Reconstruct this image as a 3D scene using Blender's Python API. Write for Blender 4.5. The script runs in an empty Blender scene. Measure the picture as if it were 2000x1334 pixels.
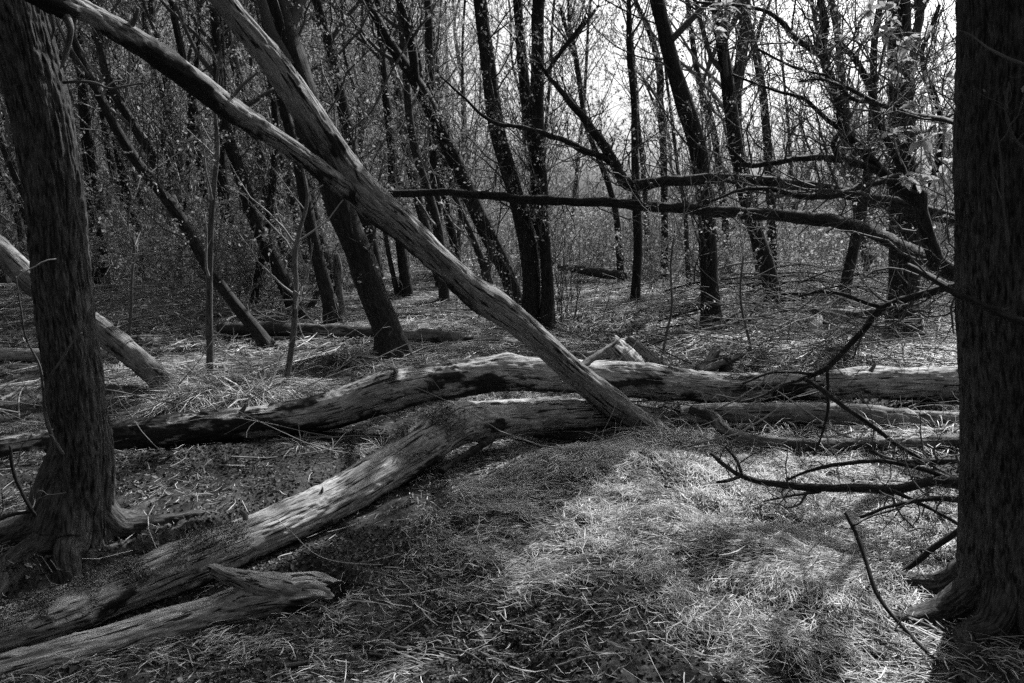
import bpy, math, random
import numpy as np
from mathutils import Vector

# ------------------------------------------------------------------ camera, sky, sun, exposure
W, H = 2000.0, 1334.0
FPX = 1556.0
CAMH = 1.6
PITCH = math.atan(267.0 / FPX)
scene = bpy.context.scene
cam_d = bpy.data.cameras.new('camera')
cam = bpy.data.objects.new('camera', cam_d)
scene.collection.objects.link(cam)
scene.camera = cam
cam.location = (0, 0, CAMH)
cam.rotation_euler = (math.pi / 2 - PITCH, 0, 0)
cam_d.sensor_width = 36.0
cam_d.lens = 36.0 * FPX / W
cam_d.clip_start = 0.05
cam_d.clip_end = 2000.0

SUN = np.array([0.52, 0.80, 0.88]); SUN = SUN / np.linalg.norm(SUN)
elev = math.asin(SUN[2]); azi = math.atan2(SUN[0], SUN[1])
world = bpy.data.worlds.new('World'); scene.world = world
world.use_nodes = True
wn, wl = world.node_tree.nodes, world.node_tree.links
wn.clear()
sky = wn.new('ShaderNodeTexSky'); sky.sky_type = 'NISHITA'; sky.sun_disc = False
sky.sun_elevation = elev; sky.sun_rotation = azi
sky.dust_density = 6.0; sky.air_density = 1.0
bw = wn.new('ShaderNodeRGBToBW')
bg = wn.new('ShaderNodeBackground'); bg.inputs['Strength'].default_value = 0.09
wo = wn.new('ShaderNodeOutputWorld')
wl.new(sky.outputs[0], bw.inputs[0]); wl.new(bw.outputs[0], bg.inputs['Color']); wl.new(bg.outputs[0], wo.inputs['Surface'])

sun_d = bpy.data.lights.new('sun', 'SUN'); sun_d.energy = 5.0; sun_d.angle = math.radians(0.5)
sun_d.color = (1.0, 1.0, 1.0)           # the photograph is black and white
sun = bpy.data.objects.new('sun', sun_d); scene.collection.objects.link(sun)
sun.rotation_euler = Vector(SUN).to_track_quat('Z', 'Y').to_euler()
sun.location = (0, 0, 30)

scene.view_settings.view_transform = 'Standard'
scene.view_settings.look = 'None'
scene.view_settings.gamma = 1.0
scene.view_settings.use_curve_mapping = False
scene.view_settings.exposure = 0.87
scene.cycles.use_denoising = False
scene.cycles.max_bounces = 6
scene.cycles.transparent_max_bounces = 8
scene.cycles.volume_bounces = 0
HAZE = 0

# ------------------------------------------------------------------ helpers
col = scene.collection
rng = np.random.default_rng(7)
CP, SP = math.cos(PITCH), math.sin(PITCH)

def ray(px, py):
    a = (px - W / 2) / FPX; b = (H / 2 - py) / FPX
    return np.array([a, CP + b * SP, -SP + b * CP])

def P(px, py, d):
    """world point seen at pixel (px,py) at forward distance d (metres along Y)"""
    r = ray(px, py)
    t = d / r[1]
    return np.array([r[0] * t, d, CAMH + r[2] * t])

def _hash(ix, iy, iz, seed):
    h = (ix.astype(np.int64) * 374761393 + iy.astype(np.int64) * 668265263 + iz.astype(np.int64) * 2147483647 + seed * 974634777) & 0xFFFFFFFF
    h = ((h ^ (h >> 13)) * 1274126177) & 0xFFFFFFFF
    h = (h ^ (h >> 16)) & 0xFFFFFFFF
    h = (h * 2246822519) & 0xFFFFFFFF
    h = h ^ (h >> 15)
    return (h & 0xFFFFFF).astype(np.float64) / float(0xFFFFFF)

def noise(x, y, z=0.0, seed=0):
    x, y, z = np.broadcast_arrays(np.asarray(x, float), np.asarray(y, float), np.asarray(z, float))
    fx, fy, fz = np.floor(x), np.floor(y), np.floor(z)
    tx, ty, tz = x - fx, y - fy, z - fz
    tx = tx * tx * (3 - 2 * tx); ty = ty * ty * (3 - 2 * ty); tz = tz * tz * (3 - 2 * tz)
    r = 0.0
    for i in (0, 1):
        for j in (0, 1):
            for k in (0, 1):
                w = (tx if i else 1 - tx) * (ty if j else 1 - ty) * (tz if k else 1 - tz)
                r = r + w * _hash(fx + i, fy + j, fz + k, seed)
    return r                                  # 0..1

def fbm(x, y, z=0.0, seed=0, oct=4, gain=0.5):
    a, s, t = 1.0, 0.0, 0.0
    for o in range(oct):
        s = s + a * (noise(x, y, z, seed + o * 17) - 0.5) * 2; t += a
        x = x * 2.03; y = y * 2.03; z = z * 2.03; a *= gain
    return s / t                              # -1..1

def smooth(a, b, x):
    t = np.clip((x - a) / (b - a), 0, 1)
    return t * t * (3 - 2 * t)

# mounds: world x, y, radius, height
def G0(px, py):
    r = ray(px, py); t = -CAMH / r[2]
    return r[0] * t, r[1] * t
MOUNDS = []
def mound(px, py, rad, h):
    x, y = G0(px, py); MOUNDS.append((x, y, rad, h))
mound(1170, 900, .45, .07); mound(1080, 930, .5, .04); mound(1330, 930, .3, .07)
mound(430, 790, .55, .16); mound(320, 830, .35, .10); mound(560, 800, .5, .07)
mound(1640, 735, .8, .22); mound(1480, 700, .9, .12); mound(230, 780, .4, .1)
mound(660, 720, .6, .12); mound(480, 870, .5, .07); mound(1450, 1120, .35, .04)
mound(1580, 1190, .35, .03); mound(1180, 1160, .4, .06); mound(1950, 1270, .5, -.05)
mound(280, 600, 1.5, .28); mound(1550, 600, 2.0, .3)
mound(950, 700, .9, .08); mound(1750, 700, .8, .12); mound(1330, 700, .6, .1)
mound(700, 1060, .5, -.07); mound(800, 1180, .6, -.06); mound(1330, 850, .5, -.05)

LANES = []
def lane(pp, rad):
    for (a, b, rr, d), (a2, b2, r2, d2) in zip(pp[:-1], pp[1:]):
        for t in (0, .5):
            p = P(a + (a2 - a) * t, b + (b2 - b) * t, d + (d2 - d) * t); w = (rr + (r2 - rr) * t) * (d + (d2 - d) * t) / FPX
            LANES.append((p[0], p[1], p[2] - w * .85, rad))
def gh(x, y):
    x = np.asarray(x, float); y = np.asarray(y, float)
    d = np.sqrt(x * x + y * y)
    z = 0.07 * fbm(x * .55, y * .55, 0, 3, 3)
    for mx, my, r, h in MOUNDS:
        q = ((x - mx) ** 2 + (y - my) ** 2) / (r * r)
        z = z + h * np.exp(-q * 1.3)
    near = np.clip(1.25 - d / 22, 0.15, 1)
    z = z + 0.050 * near * fbm(x * 2.6, y * 2.6, 0, 11, 3)
    cl = smooth(0.42, 0.75, noise(x * 1.3, y * 1.3, 0, 21))
    z = z + near * (0.5 + cl) * 0.032 * fbm(x * 11, y * 11, 0, 31, 3, .6)
    for lx, ly, lz, lr in LANES:
        w = smooth(lr * 1.9, lr * .9, np.sqrt((x - lx) ** 2 + (y - ly) ** 2))
        z = z - w * np.maximum(z - lz, 0)
    z = z + 0.6 * fbm(x * .05, y * .05, 0, 5, 2) * smooth(12, 50, d)
    z = z + 2.5 * smooth(30, 110, y) * smooth(10, -30, x)
    return z

lane([(-130, 1270, 46, 2.75), (60, 1215, 52, 2.95), (240, 1150, 50, 3.22), (420, 1080, 46, 3.5), (580, 1012, 44, 3.88), (730, 930, 44, 4.32), (840, 860, 42, 4.7)], .2)
lane([(-160, 1350, 34, 2.6), (40, 1305, 38, 2.7), (220, 1256, 36, 2.88), (390, 1204, 34, 3.08), (500, 1172, 44, 3.18), (640, 1166, 30, 3.28)], .18)
lane([(-120, 905, 30, 5.2), (180, 862, 32, 5.2), (350, 842, 32, 5.2), (520, 824, 32, 5.25), (740, 768, 38, 5.45)], .2)
lane([(840, 868, 42, 4.7), (940, 850, 38, 5.02), (1060, 838, 33, 5.34), (1180, 834, 30, 5.68)], .25)
lane([(1430, 758, 28, 6.1), (1620, 752, 29, 6.16), (1800, 748, 31, 6.2), (2040, 742, 30, 6.2)], .2)
lane([(1400, 808, 20, 5.7), (1600, 808, 21, 5.66), (1800, 820, 19, 5.6), (1960, 826, 18, 5.6)], .12)
def G(px, py):
    r = ray(px, py); t = -CAMH / r[2]
    for _ in range(6):
        z = float(gh(r[0] * t, r[1] * t)); t = (z - CAMH) / r[2]
    return np.array([r[0] * t, r[1] * t, float(gh(r[0] * t, r[1] * t))])

def catmull(pts, n):
    """resample control points (M,k) to n points, any number of channels"""
    p = np.asarray(pts, float)
    p = np.vstack([2 * p[0] - p[1], p, 2 * p[-1] - p[-2]])
    m = len(p) - 3
    u = np.linspace(0, m - 1e-9, n); i = u.astype(int); t = (u - i)[:, None]
    a, b, c, d = p[i], p[i + 1], p[i + 2], p[i + 3]
    return .5 * ((2 * b) + (c - a) * t + (2 * a - 5 * b + 4 * c - d) * t ** 2 + (3 * b - a - 3 * c + d) * t ** 3)

def unit(v):
    return v / np.maximum(np.linalg.norm(v, axis=-1, keepdims=True), 1e-9)

class MB:
    def __init__(s):
        s.V = []; s.F4 = []; s.F3 = []; s.Gr = []; s.T = []; s.n = 0
    def add(s, v, f4=None, f3=None, grain=None, tone=None):
        v = np.asarray(v, float).reshape(-1, 3); k = len(v)
        s.V.append(v)
        if f4 is not None and len(f4): s.F4.append(np.asarray(f4).reshape(-1, 4) + s.n)
        if f3 is not None and len(f3): s.F3.append(np.asarray(f3).reshape(-1, 3) + s.n)
        s.Gr.append(v if grain is None else np.asarray(grain, float).reshape(-1, 3))
        s.T.append(np.full(k, .5) if tone is None else np.broadcast_to(np.asarray(tone, float).reshape(-1), (k,)) if np.size(tone) in (1, k) else np.full(k, .5))
        s.n += k
    # one detailed tube
    def tube(s, pts, rad, seg=12, disp=None, jag0=0, jag1=0, cap=True, tone=None, seed=0):
        pts = np.asarray(pts, float); N = len(pts); rad = np.asarray(rad, float)
        T = unit(np.gradient(pts, axis=0))
        n = np.cross(T[0], [0.13, 0.21, 1.0]); n /= np.linalg.norm(n)
        Ns = np.empty((N, 3))
        for i in range(N):
            n = n - T[i] * n.dot(T[i]); n = n / np.linalg.norm(n); Ns[i] = n
        B = np.cross(T, Ns)
        th = np.linspace(0, 2 * np.pi, seg, endpoint=False)
        L = np.concatenate([[0], np.cumsum(np.linalg.norm(np.diff(pts, axis=0), axis=1))])
        D = Ns[:, None] * np.cos(th)[None, :, None] + B[:, None] * np.sin(th)[None, :, None]
        r0 = float(np.mean(rad))
        gx = np.cos(th)[None] * rad[:, None]; gy = np.sin(th)[None] * rad[:, None]; gs = np.broadcast_to(L[:, None], gx.shape)
        grain = np.stack([gx, gy, gs + seed * 3.7], -1)
        C = pts[:, None] + D * rad[:, None, None]
        R = np.broadcast_to(rad[:, None], gx.shape); tn = None
        if disp is not None:
            dr, tn = disp(gx, gy, gs, L[-1], C, D, R, th)
            C = C + D * dr[..., None]
        for jag, e in ((jag0, 0), (jag1, 1)):
            if jag:
                w = np.clip(1 - (gs if e == 0 else L[-1] - gs) / (jag * 1.6), 0, 1)
                jj = (noise(np.cos(th) * 2.3 + seed, np.sin(th) * 2.3, 5, 7 + seed) - .3 + .5 * (noise(np.cos(th) * 7, np.sin(th) * 7 + seed, 1, 9) - .5)) * jag
                C = C + T[:, None] * (jj[None, :, None] * w[..., None]) * (-1 if e == 0 else 1)
        idx = np.arange(N * seg).reshape(N, seg)
        a = idx[:-1]; b = idx[1:]; ar = np.roll(a, -1, 1); br = np.roll(b, -1, 1)
        f4 = np.stack([a, ar, br, b], -1).reshape(-1, 4)
        v = C.reshape(-1, 3); gr = grain.reshape(-1, 3)
        t = (np.full(N * seg, .5 if tone is None else tone) if tn is None else np.asarray(tn).reshape(-1))
        f3 = []
        if cap:
            c0 = pts[0] + T[0] * (jag0 * .5); c1 = pts[-1] - T[-1] * (jag1 * .5)
            v = np.vstack([v, c0, c1]); gr = np.vstack([gr, [0, 0, 0], [0, 0, L[-1]]]); t = np.append(t, [.3, .3])
            k = N * seg
            j = np.arange(seg); jn = (j + 1) % seg
            f3 = np.vstack([np.stack([np.full(seg, k), jn, j], -1), np.stack([np.full(seg, k + 1), idx[-1][j], idx[-1][jn]], -1)])
        s.add(v, f4, f3, gr, t)
    # many thin tubes at once: Pn (M,K,3), Rn (M,K)
    def tubes(s, Pn, Rn, seg=3, tone=None):
        Pn = np.asarray(Pn, float); M, K, _ = Pn.shape
        if M == 0: return
        T = unit(np.gradient(Pn, axis=1))
        ref = np.where(np.abs(T[:, :1, 2:3]) > .9, np.array([1., 0, 0]), np.array([0, 0, 1.]))
        A = unit(np.cross(T, np.broadcast_to(ref, T.shape))); B = np.cross(T, A)
        th = np.linspace(0, 2 * np.pi, seg, endpoint=False)
        C = Pn[:, :, None] + (A[:, :, None] * np.cos(th)[None, None, :, None] + B[:, :, None] * np.sin(th)[None, None, :, None]) * Rn[:, :, None, None]
        idx = np.arange(M * K * seg).reshape(M, K, seg)
        a = idx[:, :-1]; b = idx[:, 1:]
        f4 = np.stack([a, np.roll(a, -1, 2), np.roll(b, -1, 2), b], -1).reshape(-1, 4)
        s.add(C.reshape(-1, 3), f4, None, None, .5 if tone is None else np.repeat(tone, K * seg))
    # ribbons: Pn (M,K,3) centre line, Wd (M,3) width vectors
    def ribbons(s, Pn, Wd, tone=None, tip=.35):
        M, K, _ = Pn.shape
        if M == 0: return
        w = np.ones(K); w[-1] = tip; w[0] = .7
        O = Wd[:, None] * w[None, :, None] * .5
        C = np.stack([Pn - O, Pn + O], 2)
        idx = np.arange(M * K * 2).reshape(M, K, 2)
        f4 = np.stack([idx[:, :-1, 0], idx[:, :-1, 1], idx[:, 1:, 1], idx[:, 1:, 0]], -1).reshape(-1, 4)
        s.add(C.reshape(-1, 3), f4, None, None, .5 if tone is None else np.repeat(tone, K * 2))
    # diamond leaves
    def leaves(s, C, size, rg, up=.4, tone=None, lenr=1.7):
        M = len(C)
        if M == 0: return
        size = np.broadcast_to(np.asarray(size, float), (M,))
        ax = unit(rg.normal(size=(M, 3))); nn = unit(rg.normal(size=(M, 3)) + [0, 0, up * 3])
        si = unit(np.cross(ax, nn)); ax = unit(np.cross(nn, si))
        l = (size * lenr / 2)[:, None]; w = (size / 2)[:, None]
        v = np.stack([C - ax * l, C + si * w + nn * w * .3, C + ax * l, C - si * w + nn * w * .3], 1)
        f = np.arange(M * 4).reshape(M, 4)
        s.add(v.reshape(-1, 3), f, None, None, np.repeat(rg.random(M) if tone is None else tone, 4))
    def mesh(s, name, mat, origin=(0, 0, 0), sm=True):
        V = np.vstack(s.V) - np.asarray(origin, float)
        f4 = np.vstack(s.F4) if s.F4 else np.zeros((0, 4), int)
        f3 = np.vstack(s.F3) if s.F3 else np.zeros((0, 3), int)
        me = bpy.data.meshes.new(name)
        me.vertices.add(len(V)); me.vertices.foreach_set('co', V.astype(np.float32).ravel())
        loops = np.concatenate([f4.ravel(), f3.ravel()]).astype(np.int32)
        me.loops.add(len(loops)); me.loops.foreach_set('vertex_index', loops)
        ls = np.concatenate([np.arange(len(f4)) * 4, len(f4) * 4 + np.arange(len(f3)) * 3]).astype(np.int32)
        me.polygons.add(len(ls)); me.polygons.foreach_set('loop_start', ls)
        me.polygons.foreach_set('use_smooth', np.full(len(ls), sm))
        a = me.attributes.new('grain', 'FLOAT_VECTOR', 'POINT'); a.data.foreach_set('vector', np.vstack(s.Gr).astype(np.float32).ravel())
        a = me.attributes.new('tone', 'FLOAT', 'POINT'); a.data.foreach_set('value', np.concatenate(s.T).astype(np.float32))
        me.update(calc_edges=True)
        me.materials.append(mat)
        return me
    def build(s, name, mat, parent=None, sm=True, stuff=False):
        if s.n == 0: return None
        org = np.array(parent.location) if parent is not None else np.zeros(3)
        if parent is not None and parent.parent is not None: org = org + np.array(parent.parent.location)
        o = bpy.data.objects.new(name, s.mesh(name, mat, org, sm)); col.objects.link(o)
        if parent is not None: o.parent = parent
        if stuff: o['kind'] = 'stuff'
        return o

def thing(name, label, cat, loc=(0, 0, 0), group=None):
    o = bpy.data.objects.new(name, None); col.objects.link(o); o.location = loc
    o.empty_display_size = .2
    o['label'] = label; o['category'] = cat
    if group: o['group'] = group
    return o
def tag(o, label, cat, group=None):
    o['label'] = label; o['category'] = cat
    if group: o['group'] = group
    return o
def copy_thing(o, loc, rz=0, sc=1.0, rx=0, ry=0):
    c = o.copy(); col.objects.link(c); c.location = loc; c.rotation_euler = (rx, ry, rz); c.scale = (sc, sc, sc)
    for ch in list(o.children):
        d = ch.copy(); col.objects.link(d); d.parent = c
    return c

# ------------------------------------------------------------------ materials (all grey: the photograph is black and white)
def mat(name):
    m = bpy.data.materials.new(name); m.use_nodes = True
    nt = m.node_tree; nt.nodes.clear()
    out = nt.nodes.new('ShaderNodeOutputMaterial'); b = nt.nodes.new('ShaderNodeBsdfPrincipled')
    nt.links.new(b.outputs[0], out.inputs[0])
    b.inputs['Roughness'].default_value = .8
    b.inputs['Specular IOR Level'].default_value = .25
    return m, nt, b, out
def N(nt, t, **k):
    n = nt.nodes.new(t)
    for a, v in k.items():
        setattr(n, a, v)
    return n
def attr(nt, name):
    n = nt.nodes.new('ShaderNodeAttribute'); n.attribute_name = name; return n
def scaled(nt, sock, sc):
    n = nt.nodes.new('ShaderNodeMapping'); n.inputs['Scale'].default_value = sc; nt.links.new(sock, n.inputs[0]); return n.outputs[0]
def noi(nt, vec, scale, detail=6, rough=.6, dist=0):
    n = nt.nodes.new('ShaderNodeTexNoise'); n.inputs['Scale'].default_value = scale; n.inputs['Detail'].default_value = detail
    n.inputs['Roughness'].default_value = rough; n.inputs['Distortion'].default_value = dist
    nt.links.new(vec, n.inputs['Vector']); return n.outputs[0]
def ramp(nt, sock, stops):
    n = nt.nodes.new('ShaderNodeValToRGB'); cr = n.color_ramp
    while len(cr.elements) < len(stops): cr.elements.new(.5)
    for e, (p, v) in zip(cr.elements, stops):
        e.position = p; e.color = (v, v, v, 1)
    nt.links.new(sock, n.inputs[0]); return n.outputs[0]
def mixc(nt, f, a, b, mode='MIX'):
    n = nt.nodes.new('ShaderNodeMix'); n.data_type = 'RGBA'; n.blend_type = mode
    for s, i in ((f, 0), (a, 6), (b, 7)):
        if isinstance(s, (int, float)):
            n.inputs[i].default_value = s if i == 0 else (s, s, s, 1)
        else: nt.links.new(s, n.inputs[i])
    return n.outputs[2]
def bump(nt, b, h, strength, dist):
    n = nt.nodes.new('ShaderNodeBump'); n.inputs['Strength'].default_value = strength; n.inputs['Distance'].default_value = dist
    nt.links.new(h, n.inputs['Height']); nt.links.new(n.outputs[0], b.inputs['Normal'])

def m_bark(name, lo, hi, fine=1.0):
    m, nt, b, _ = mat(name)
    g = attr(nt, 'grain').outputs['Vector']
    n1 = noi(nt, scaled(nt, g, (60 * fine, 60 * fine, 13 * fine)), 1.0, 6, .7, .4)
    n2 = noi(nt, scaled(nt, g, (5, 5, 2.5)), 1.0, 4, .6)
    n1 = mixc(nt, .45, n1, noi(nt, scaled(nt, g, (130 * fine, 130 * fine, 22 * fine)), 1.0, 4, .6))
    c = mixc(nt, ramp(nt, n1, [(.42, 0), (.62, 1)]), lo, hi)
    c = mixc(nt, ramp(nt, n2, [(.3, .55), (.7, 1.25)]), 0.0, c) if False else mixc(nt, 1.0, c, ramp(nt, n2, [(.3, .55), (.7, 1.0)]), 'MULTIPLY')
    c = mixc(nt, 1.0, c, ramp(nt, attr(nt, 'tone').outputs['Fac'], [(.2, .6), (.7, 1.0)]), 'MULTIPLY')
    nt.links.new(c, b.inputs['Base Color'])
    bump(nt, b, n1, 1.0, .015)
    return m
BARK = m_bark('furrowed_bark', .012, .17)
BARK2 = m_bark('dark_tree_bark', .008, .06, .8)
BARKF = m_bark('distant_tree_bark', .03, .10, .5)

def m_wood(name, dark, lo, hi):
    """weathered wood: tone attribute 1 = bare wood, 0 = dark bark / moss remnants"""
    m, nt, b, _ = mat(name)
    g = attr(nt, 'grain').outputs['Vector']; t = attr(nt, 'tone').outputs['Fac']
    st = noi(nt, scaled(nt, g, (80, 80, 14)), 1.0, 8, .78, .4)
    cr = noi(nt, scaled(nt, g, (80, 80, 4.5)), 1.0, 4, .55, .6)
    bl = noi(nt, scaled(nt, g, (9, 9, 4)), 1.0, 5, .6)
    w = mixc(nt, ramp(nt, st, [(.30, 0), (.64, 1)]), lo * .8, hi)
    w = mixc(nt, ramp(nt, cr, [(.40, 1), (.43, 0)]), w, lo * .15)
    w = mixc(nt, 1.0, w, ramp(nt, bl, [(.38, .5), (.6, 1.0)]), 'MULTIPLY')
    d = mixc(nt, bl, dark * .4, dark * 1.8)
    nt.links.new(mixc(nt, t, d, w), b.inputs['Base Color'])
    hh = mixc(nt, .5, st, cr)
    bump(nt, b, hh, 1.0, .012)
    return m
WOOD = m_wood('weathered_log_wood', .015, .11, .60)
WOODL = m_wood('leaning_trunk_wood', .012, .07, .36)
WOODD = m_wood('old_grey_wood', .035, .12, .34)

def m_tone(name, lo, hi, trans=0.0, rough=.75, spec=.2):
    m, nt, b, out = mat(name)
    t = attr(nt, 'tone').outputs['Fac']
    c = mixc(nt, t, lo, hi)
    nt.links.new(c, b.inputs['Base Color']); b.inputs['Roughness'].default_value = rough; b.inputs['Specular IOR Level'].default_value = spec
    if trans:
        tr = N(nt, 'ShaderNodeBsdfTranslucent'); mx = N(nt, 'ShaderNodeMixShader'); mx.inputs[0].default_value = trans
        nt.links.new(c, tr.inputs[0]); nt.links.new(b.outputs[0], mx.inputs[1]); nt.links.new(tr.outputs[0], mx.inputs[2]); nt.links.new(mx.outputs[0], out.inputs[0])
    return m
TWIG = m_tone('twig_bark', .04, .12)
BACKLITTWIG = m_tone('backlit_twig_bark', .11, .28)  # background twigs: colour raised to stand for grazing backlight
DEADTWIG = m_tone('dead_twig_wood', .12, .3)
LEAF = m_tone('young_leaf', .16, .42, .5)
FLOWER = m_tone('pale_young_leaf', .32, .6, .4)
STRAW = m_tone('dry_straw', .05, .80, .12, .55, .35)
LITTER = m_tone('leaf_litter', .01, .22, .1)
MOSS = m_tone('dark_moss', .03, .26, .1)
def m_ground():
    m, nt, b, _ = mat('forest_floor')
    ge = N(nt, 'ShaderNodeNewGeometry').outputs['Position']
    n1 = noi(nt, ge, 1.1, 5, .6); n2 = noi(nt, ge, 38, 6, .7); n3 = noi(nt, scaled(nt, ge, (1, 1, 1)), 9, 5, .65)
    c = mixc(nt, ramp(nt, n2, [(.4, 0), (.75, 1)]), .008, .04)
    c2 = mixc(nt, ramp(nt, n2, [(.4, 0), (.7, 1)]), .015, .13)
    c = mixc(nt, ramp(nt, n3, [(.42, 0), (.68, 1)]), c, c2)
    nt.links.new(c, b.inputs['Base Color'])
    bump(nt, b, n2, .8, .02)
    return m
GROUND = m_ground()

# ------------------------------------------------------------------ ground sheet
def axis(lo, hi, c, fine, n_f, grow):
    """fine spacing around c +- n_f, growing outwards"""
    out = [c]; st = fine; x = c
    while x < hi:
        if x - c > n_f: st *= grow
        x += st; out.append(x)
    st = fine; x = c; left = []
    while x > lo:
        if c - x > n_f: st *= grow
        x -= st; left.append(x)
    return np.array(left[::-1] + out)
xs = axis(-260, 260, 0.0, .024, 3.6, 1.045); ys = axis(-40, 420, 4.2, .024, 2.4, 1.03)
X, Y = np.meshgrid(xs, ys)
Z = gh(X, Y)
mb = MB(); idx = np.arange(X.size).reshape(X.shape)
mb.add(np.stack([X, Y, Z], -1), np.stack([idx[:-1, :-1], idx[:-1, 1:], idx[1:, 1:], idx[1:, :-1]], -1))
g = mb.build('ground', GROUND); g['kind'] = 'structure'
print('ground verts', X.size)

# ------------------------------------------------------------------ displacement styles
def bark_disp(amp, furrow=55, seed=0, base=None, lobes=0, lobe_h=.5):
    def f(gx, gy, gs, L, C, D, R, th):
        wx = fbm(gx * 6, gy * 6, gs * 3, seed + 5, 2) * .02
        a = np.abs(noise((gx + wx) * furrow, (gy + wx) * furrow, gs * furrow * .11, seed) - .5) * 2
        b = np.abs(noise(gx * furrow * 2.1 + 9, gy * furrow * 2.1, gs * furrow * .4, seed + 3) - .5) * 2
        c = noise(gx * furrow * .9 + 9, gy * furrow * .9, gs * furrow * .55, seed + 8)
        dr = amp * (np.minimum(a, .45) * 1.9 + b * .45 + c * .45 - .9)
        dr = dr + R * .07 * fbm(gx * 3, gy * 3, gs * 1.3, seed + 1, 2)
        if lobes:
            w = np.exp(-gs / (lobe_h * .42)); ang = np.arctan2(D[..., 1], D[..., 0])
            lb = .5 + .5 * np.cos(lobes * ang + seed + .8 * np.sin(ang * 2 + seed))
            dr = dr + R * w * (0.10 + (.75 if lobe_h < .42 or lobes < 5 else 1.1) * lb ** 2.0)
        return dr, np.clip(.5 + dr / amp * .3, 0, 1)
    return f

def log_disp(bare=.55, lump=.09, grain=.004, seed=0, knobs=(), edge=.06, patch=(3.5, 1.0), bias=0):
    """knobs: list of (centre, radius, amount)"""
    def f(gx, gy, gs, L, C, D, R, th):
        n1 = fbm(gx * 5, gy * 5, gs * 1.6, seed, 3)
        dr = R * lump * (n1 * 1.7 + .9 * fbm(gx * 14, gy * 14, gs * 6, seed + 1, 3) + .8 * fbm(0 * gs, 0 * gs + seed, gs * 2.2, seed + 14, 2))
        gw = fbm(gx * 8, gy * 8, gs * 5, seed + 15, 2) * .02
        st = np.abs(noise((gx + gw) * 60, (gy + gw) * 60, gs * 4.5, seed + 2) - .5) * 2
        st2 = noise(gx * 130, gy * 130, gs * 9, seed + 4)
        dr = dr - grain * 2.0 * (1 - smooth(0, .30, st)) + grain * 1.2 * st2
        sp_ = np.abs(noise((gx + gw * 2) * 20, (gy + gw * 2) * 20, gs * 1.5, seed + 33) - .5) * 2
        dr = dr - R * .13 * (1 - smooth(0, .07, sp_)) * smooth(.45, .6, noise(gx * 5, gy * 5, gs * 2, seed + 35))
        p = fbm(gx * patch[0] * 3, gy * patch[0] * 3, gs * patch[1] * 3.2, seed + 6, 5, .62) * .5 + .5
        p = p + .06 * (st2 - .5) + .07 * (noise(gx * 90, gy * 90, gs * 40, seed + 44) - .5)
        p = p + .10 * D[..., 2] + bias * (gs / L - .5)
        bm = smooth(1 - bare - edge * .5, 1 - bare + edge * .5, p + .0)
        dr = dr + (1 - bm) * (grain * 1.3 + grain * 2.2 * noise(gx * 40, gy * 40, gs * 25, seed + 9))
        for c, r, a in knobs:
            q = np.sum((C - np.asarray(c)) ** 2, -1) / (r * r)
            dr = dr + a * np.exp(-q * 1.5) * (1 + .5 * fbm(gx * 25, gy * 25, gs * 12, seed + 12, 2))
            bm = bm * (1 - .0 * q)
        return dr, bm
    return f

def path(pp, step=.012, dd=None):
    """pp: list (px,py,rpx,depth) -> points, radii"""
    c = np.array([np.append(P(a, b, d), r * d / FPX) for a, b, r, d in pp])
    L = np.sum(np.linalg.norm(np.diff(c[:, :3], axis=0), axis=1))
    n = max(4, int(L / step))
    q = catmull(c, n)
    return q[:, :3], np.maximum(q[:, 3], .002)

# ------------------------------------------------------------------ twigs
def grow(rg, par, prad, n, l0, l1, k=5, up=.25, spread=1.0, wob=.25, tmin=.25, r_ratio=.55, rmin=.0012, taper=.25, keep=None):
    """children of the polylines par (M,K,3); returns (M*n,k,3),(M*n,k)"""
    M, K, _ = par.shape
    t = rg.uniform(tmin, 1.0, (M, n)) * (K - 1 - 1e-6)
    i = t.astype(int); f = (t - i)[..., None]
    m = np.arange(M)[:, None]
    a = par[m, i] * (1 - f) + par[m, i + 1] * f
    tg = unit(par[m, i + 1] - par[m, i])
    pr = prad[m, i] * (1 - f[..., 0]) + prad[m, i + 1] * f[..., 0]
    rd = rg.normal(size=tg.shape); rd = unit(rd - tg * np.sum(rd * tg, -1, keepdims=True))
    d = unit(tg * rg.uniform(.35, .9, (M, n, 1)) + rd * spread + [0, 0, up * .5])
    ln = rg.uniform(l0, l1, (M, n))
    if np.ndim(l0) == 0 and l0 > 0: pass
    a = a.reshape(-1, 3); d = d.reshape(-1, 3); ln = ln.reshape(-1); pr = pr.reshape(-1)
    Q = np.empty((len(a), k, 3)); Q[:, 0] = a
    for j in range(1, k):
        d = unit(d + rg.normal(size=d.shape) * wob + [0, 0, up * .35])
        Q[:, j] = Q[:, j - 1] + d * (ln / (k - 1))[:, None]
    R = np.maximum(pr[:, None] * r_ratio * np.linspace(1, taper, k)[None], rmin)
    return Q, R

def along(rg, Q, n, jit=.02):
    m = rg.integers(0, len(Q), n); K = Q.shape[1]
    t = rg.uniform(.15, 1, n) * (K - 1 - 1e-6); i = t.astype(int); f = (t - i)[:, None]
    return Q[m, i] * (1 - f) + Q[m, i + 1] * f + rg.normal(size=(n, 3)) * jit

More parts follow.
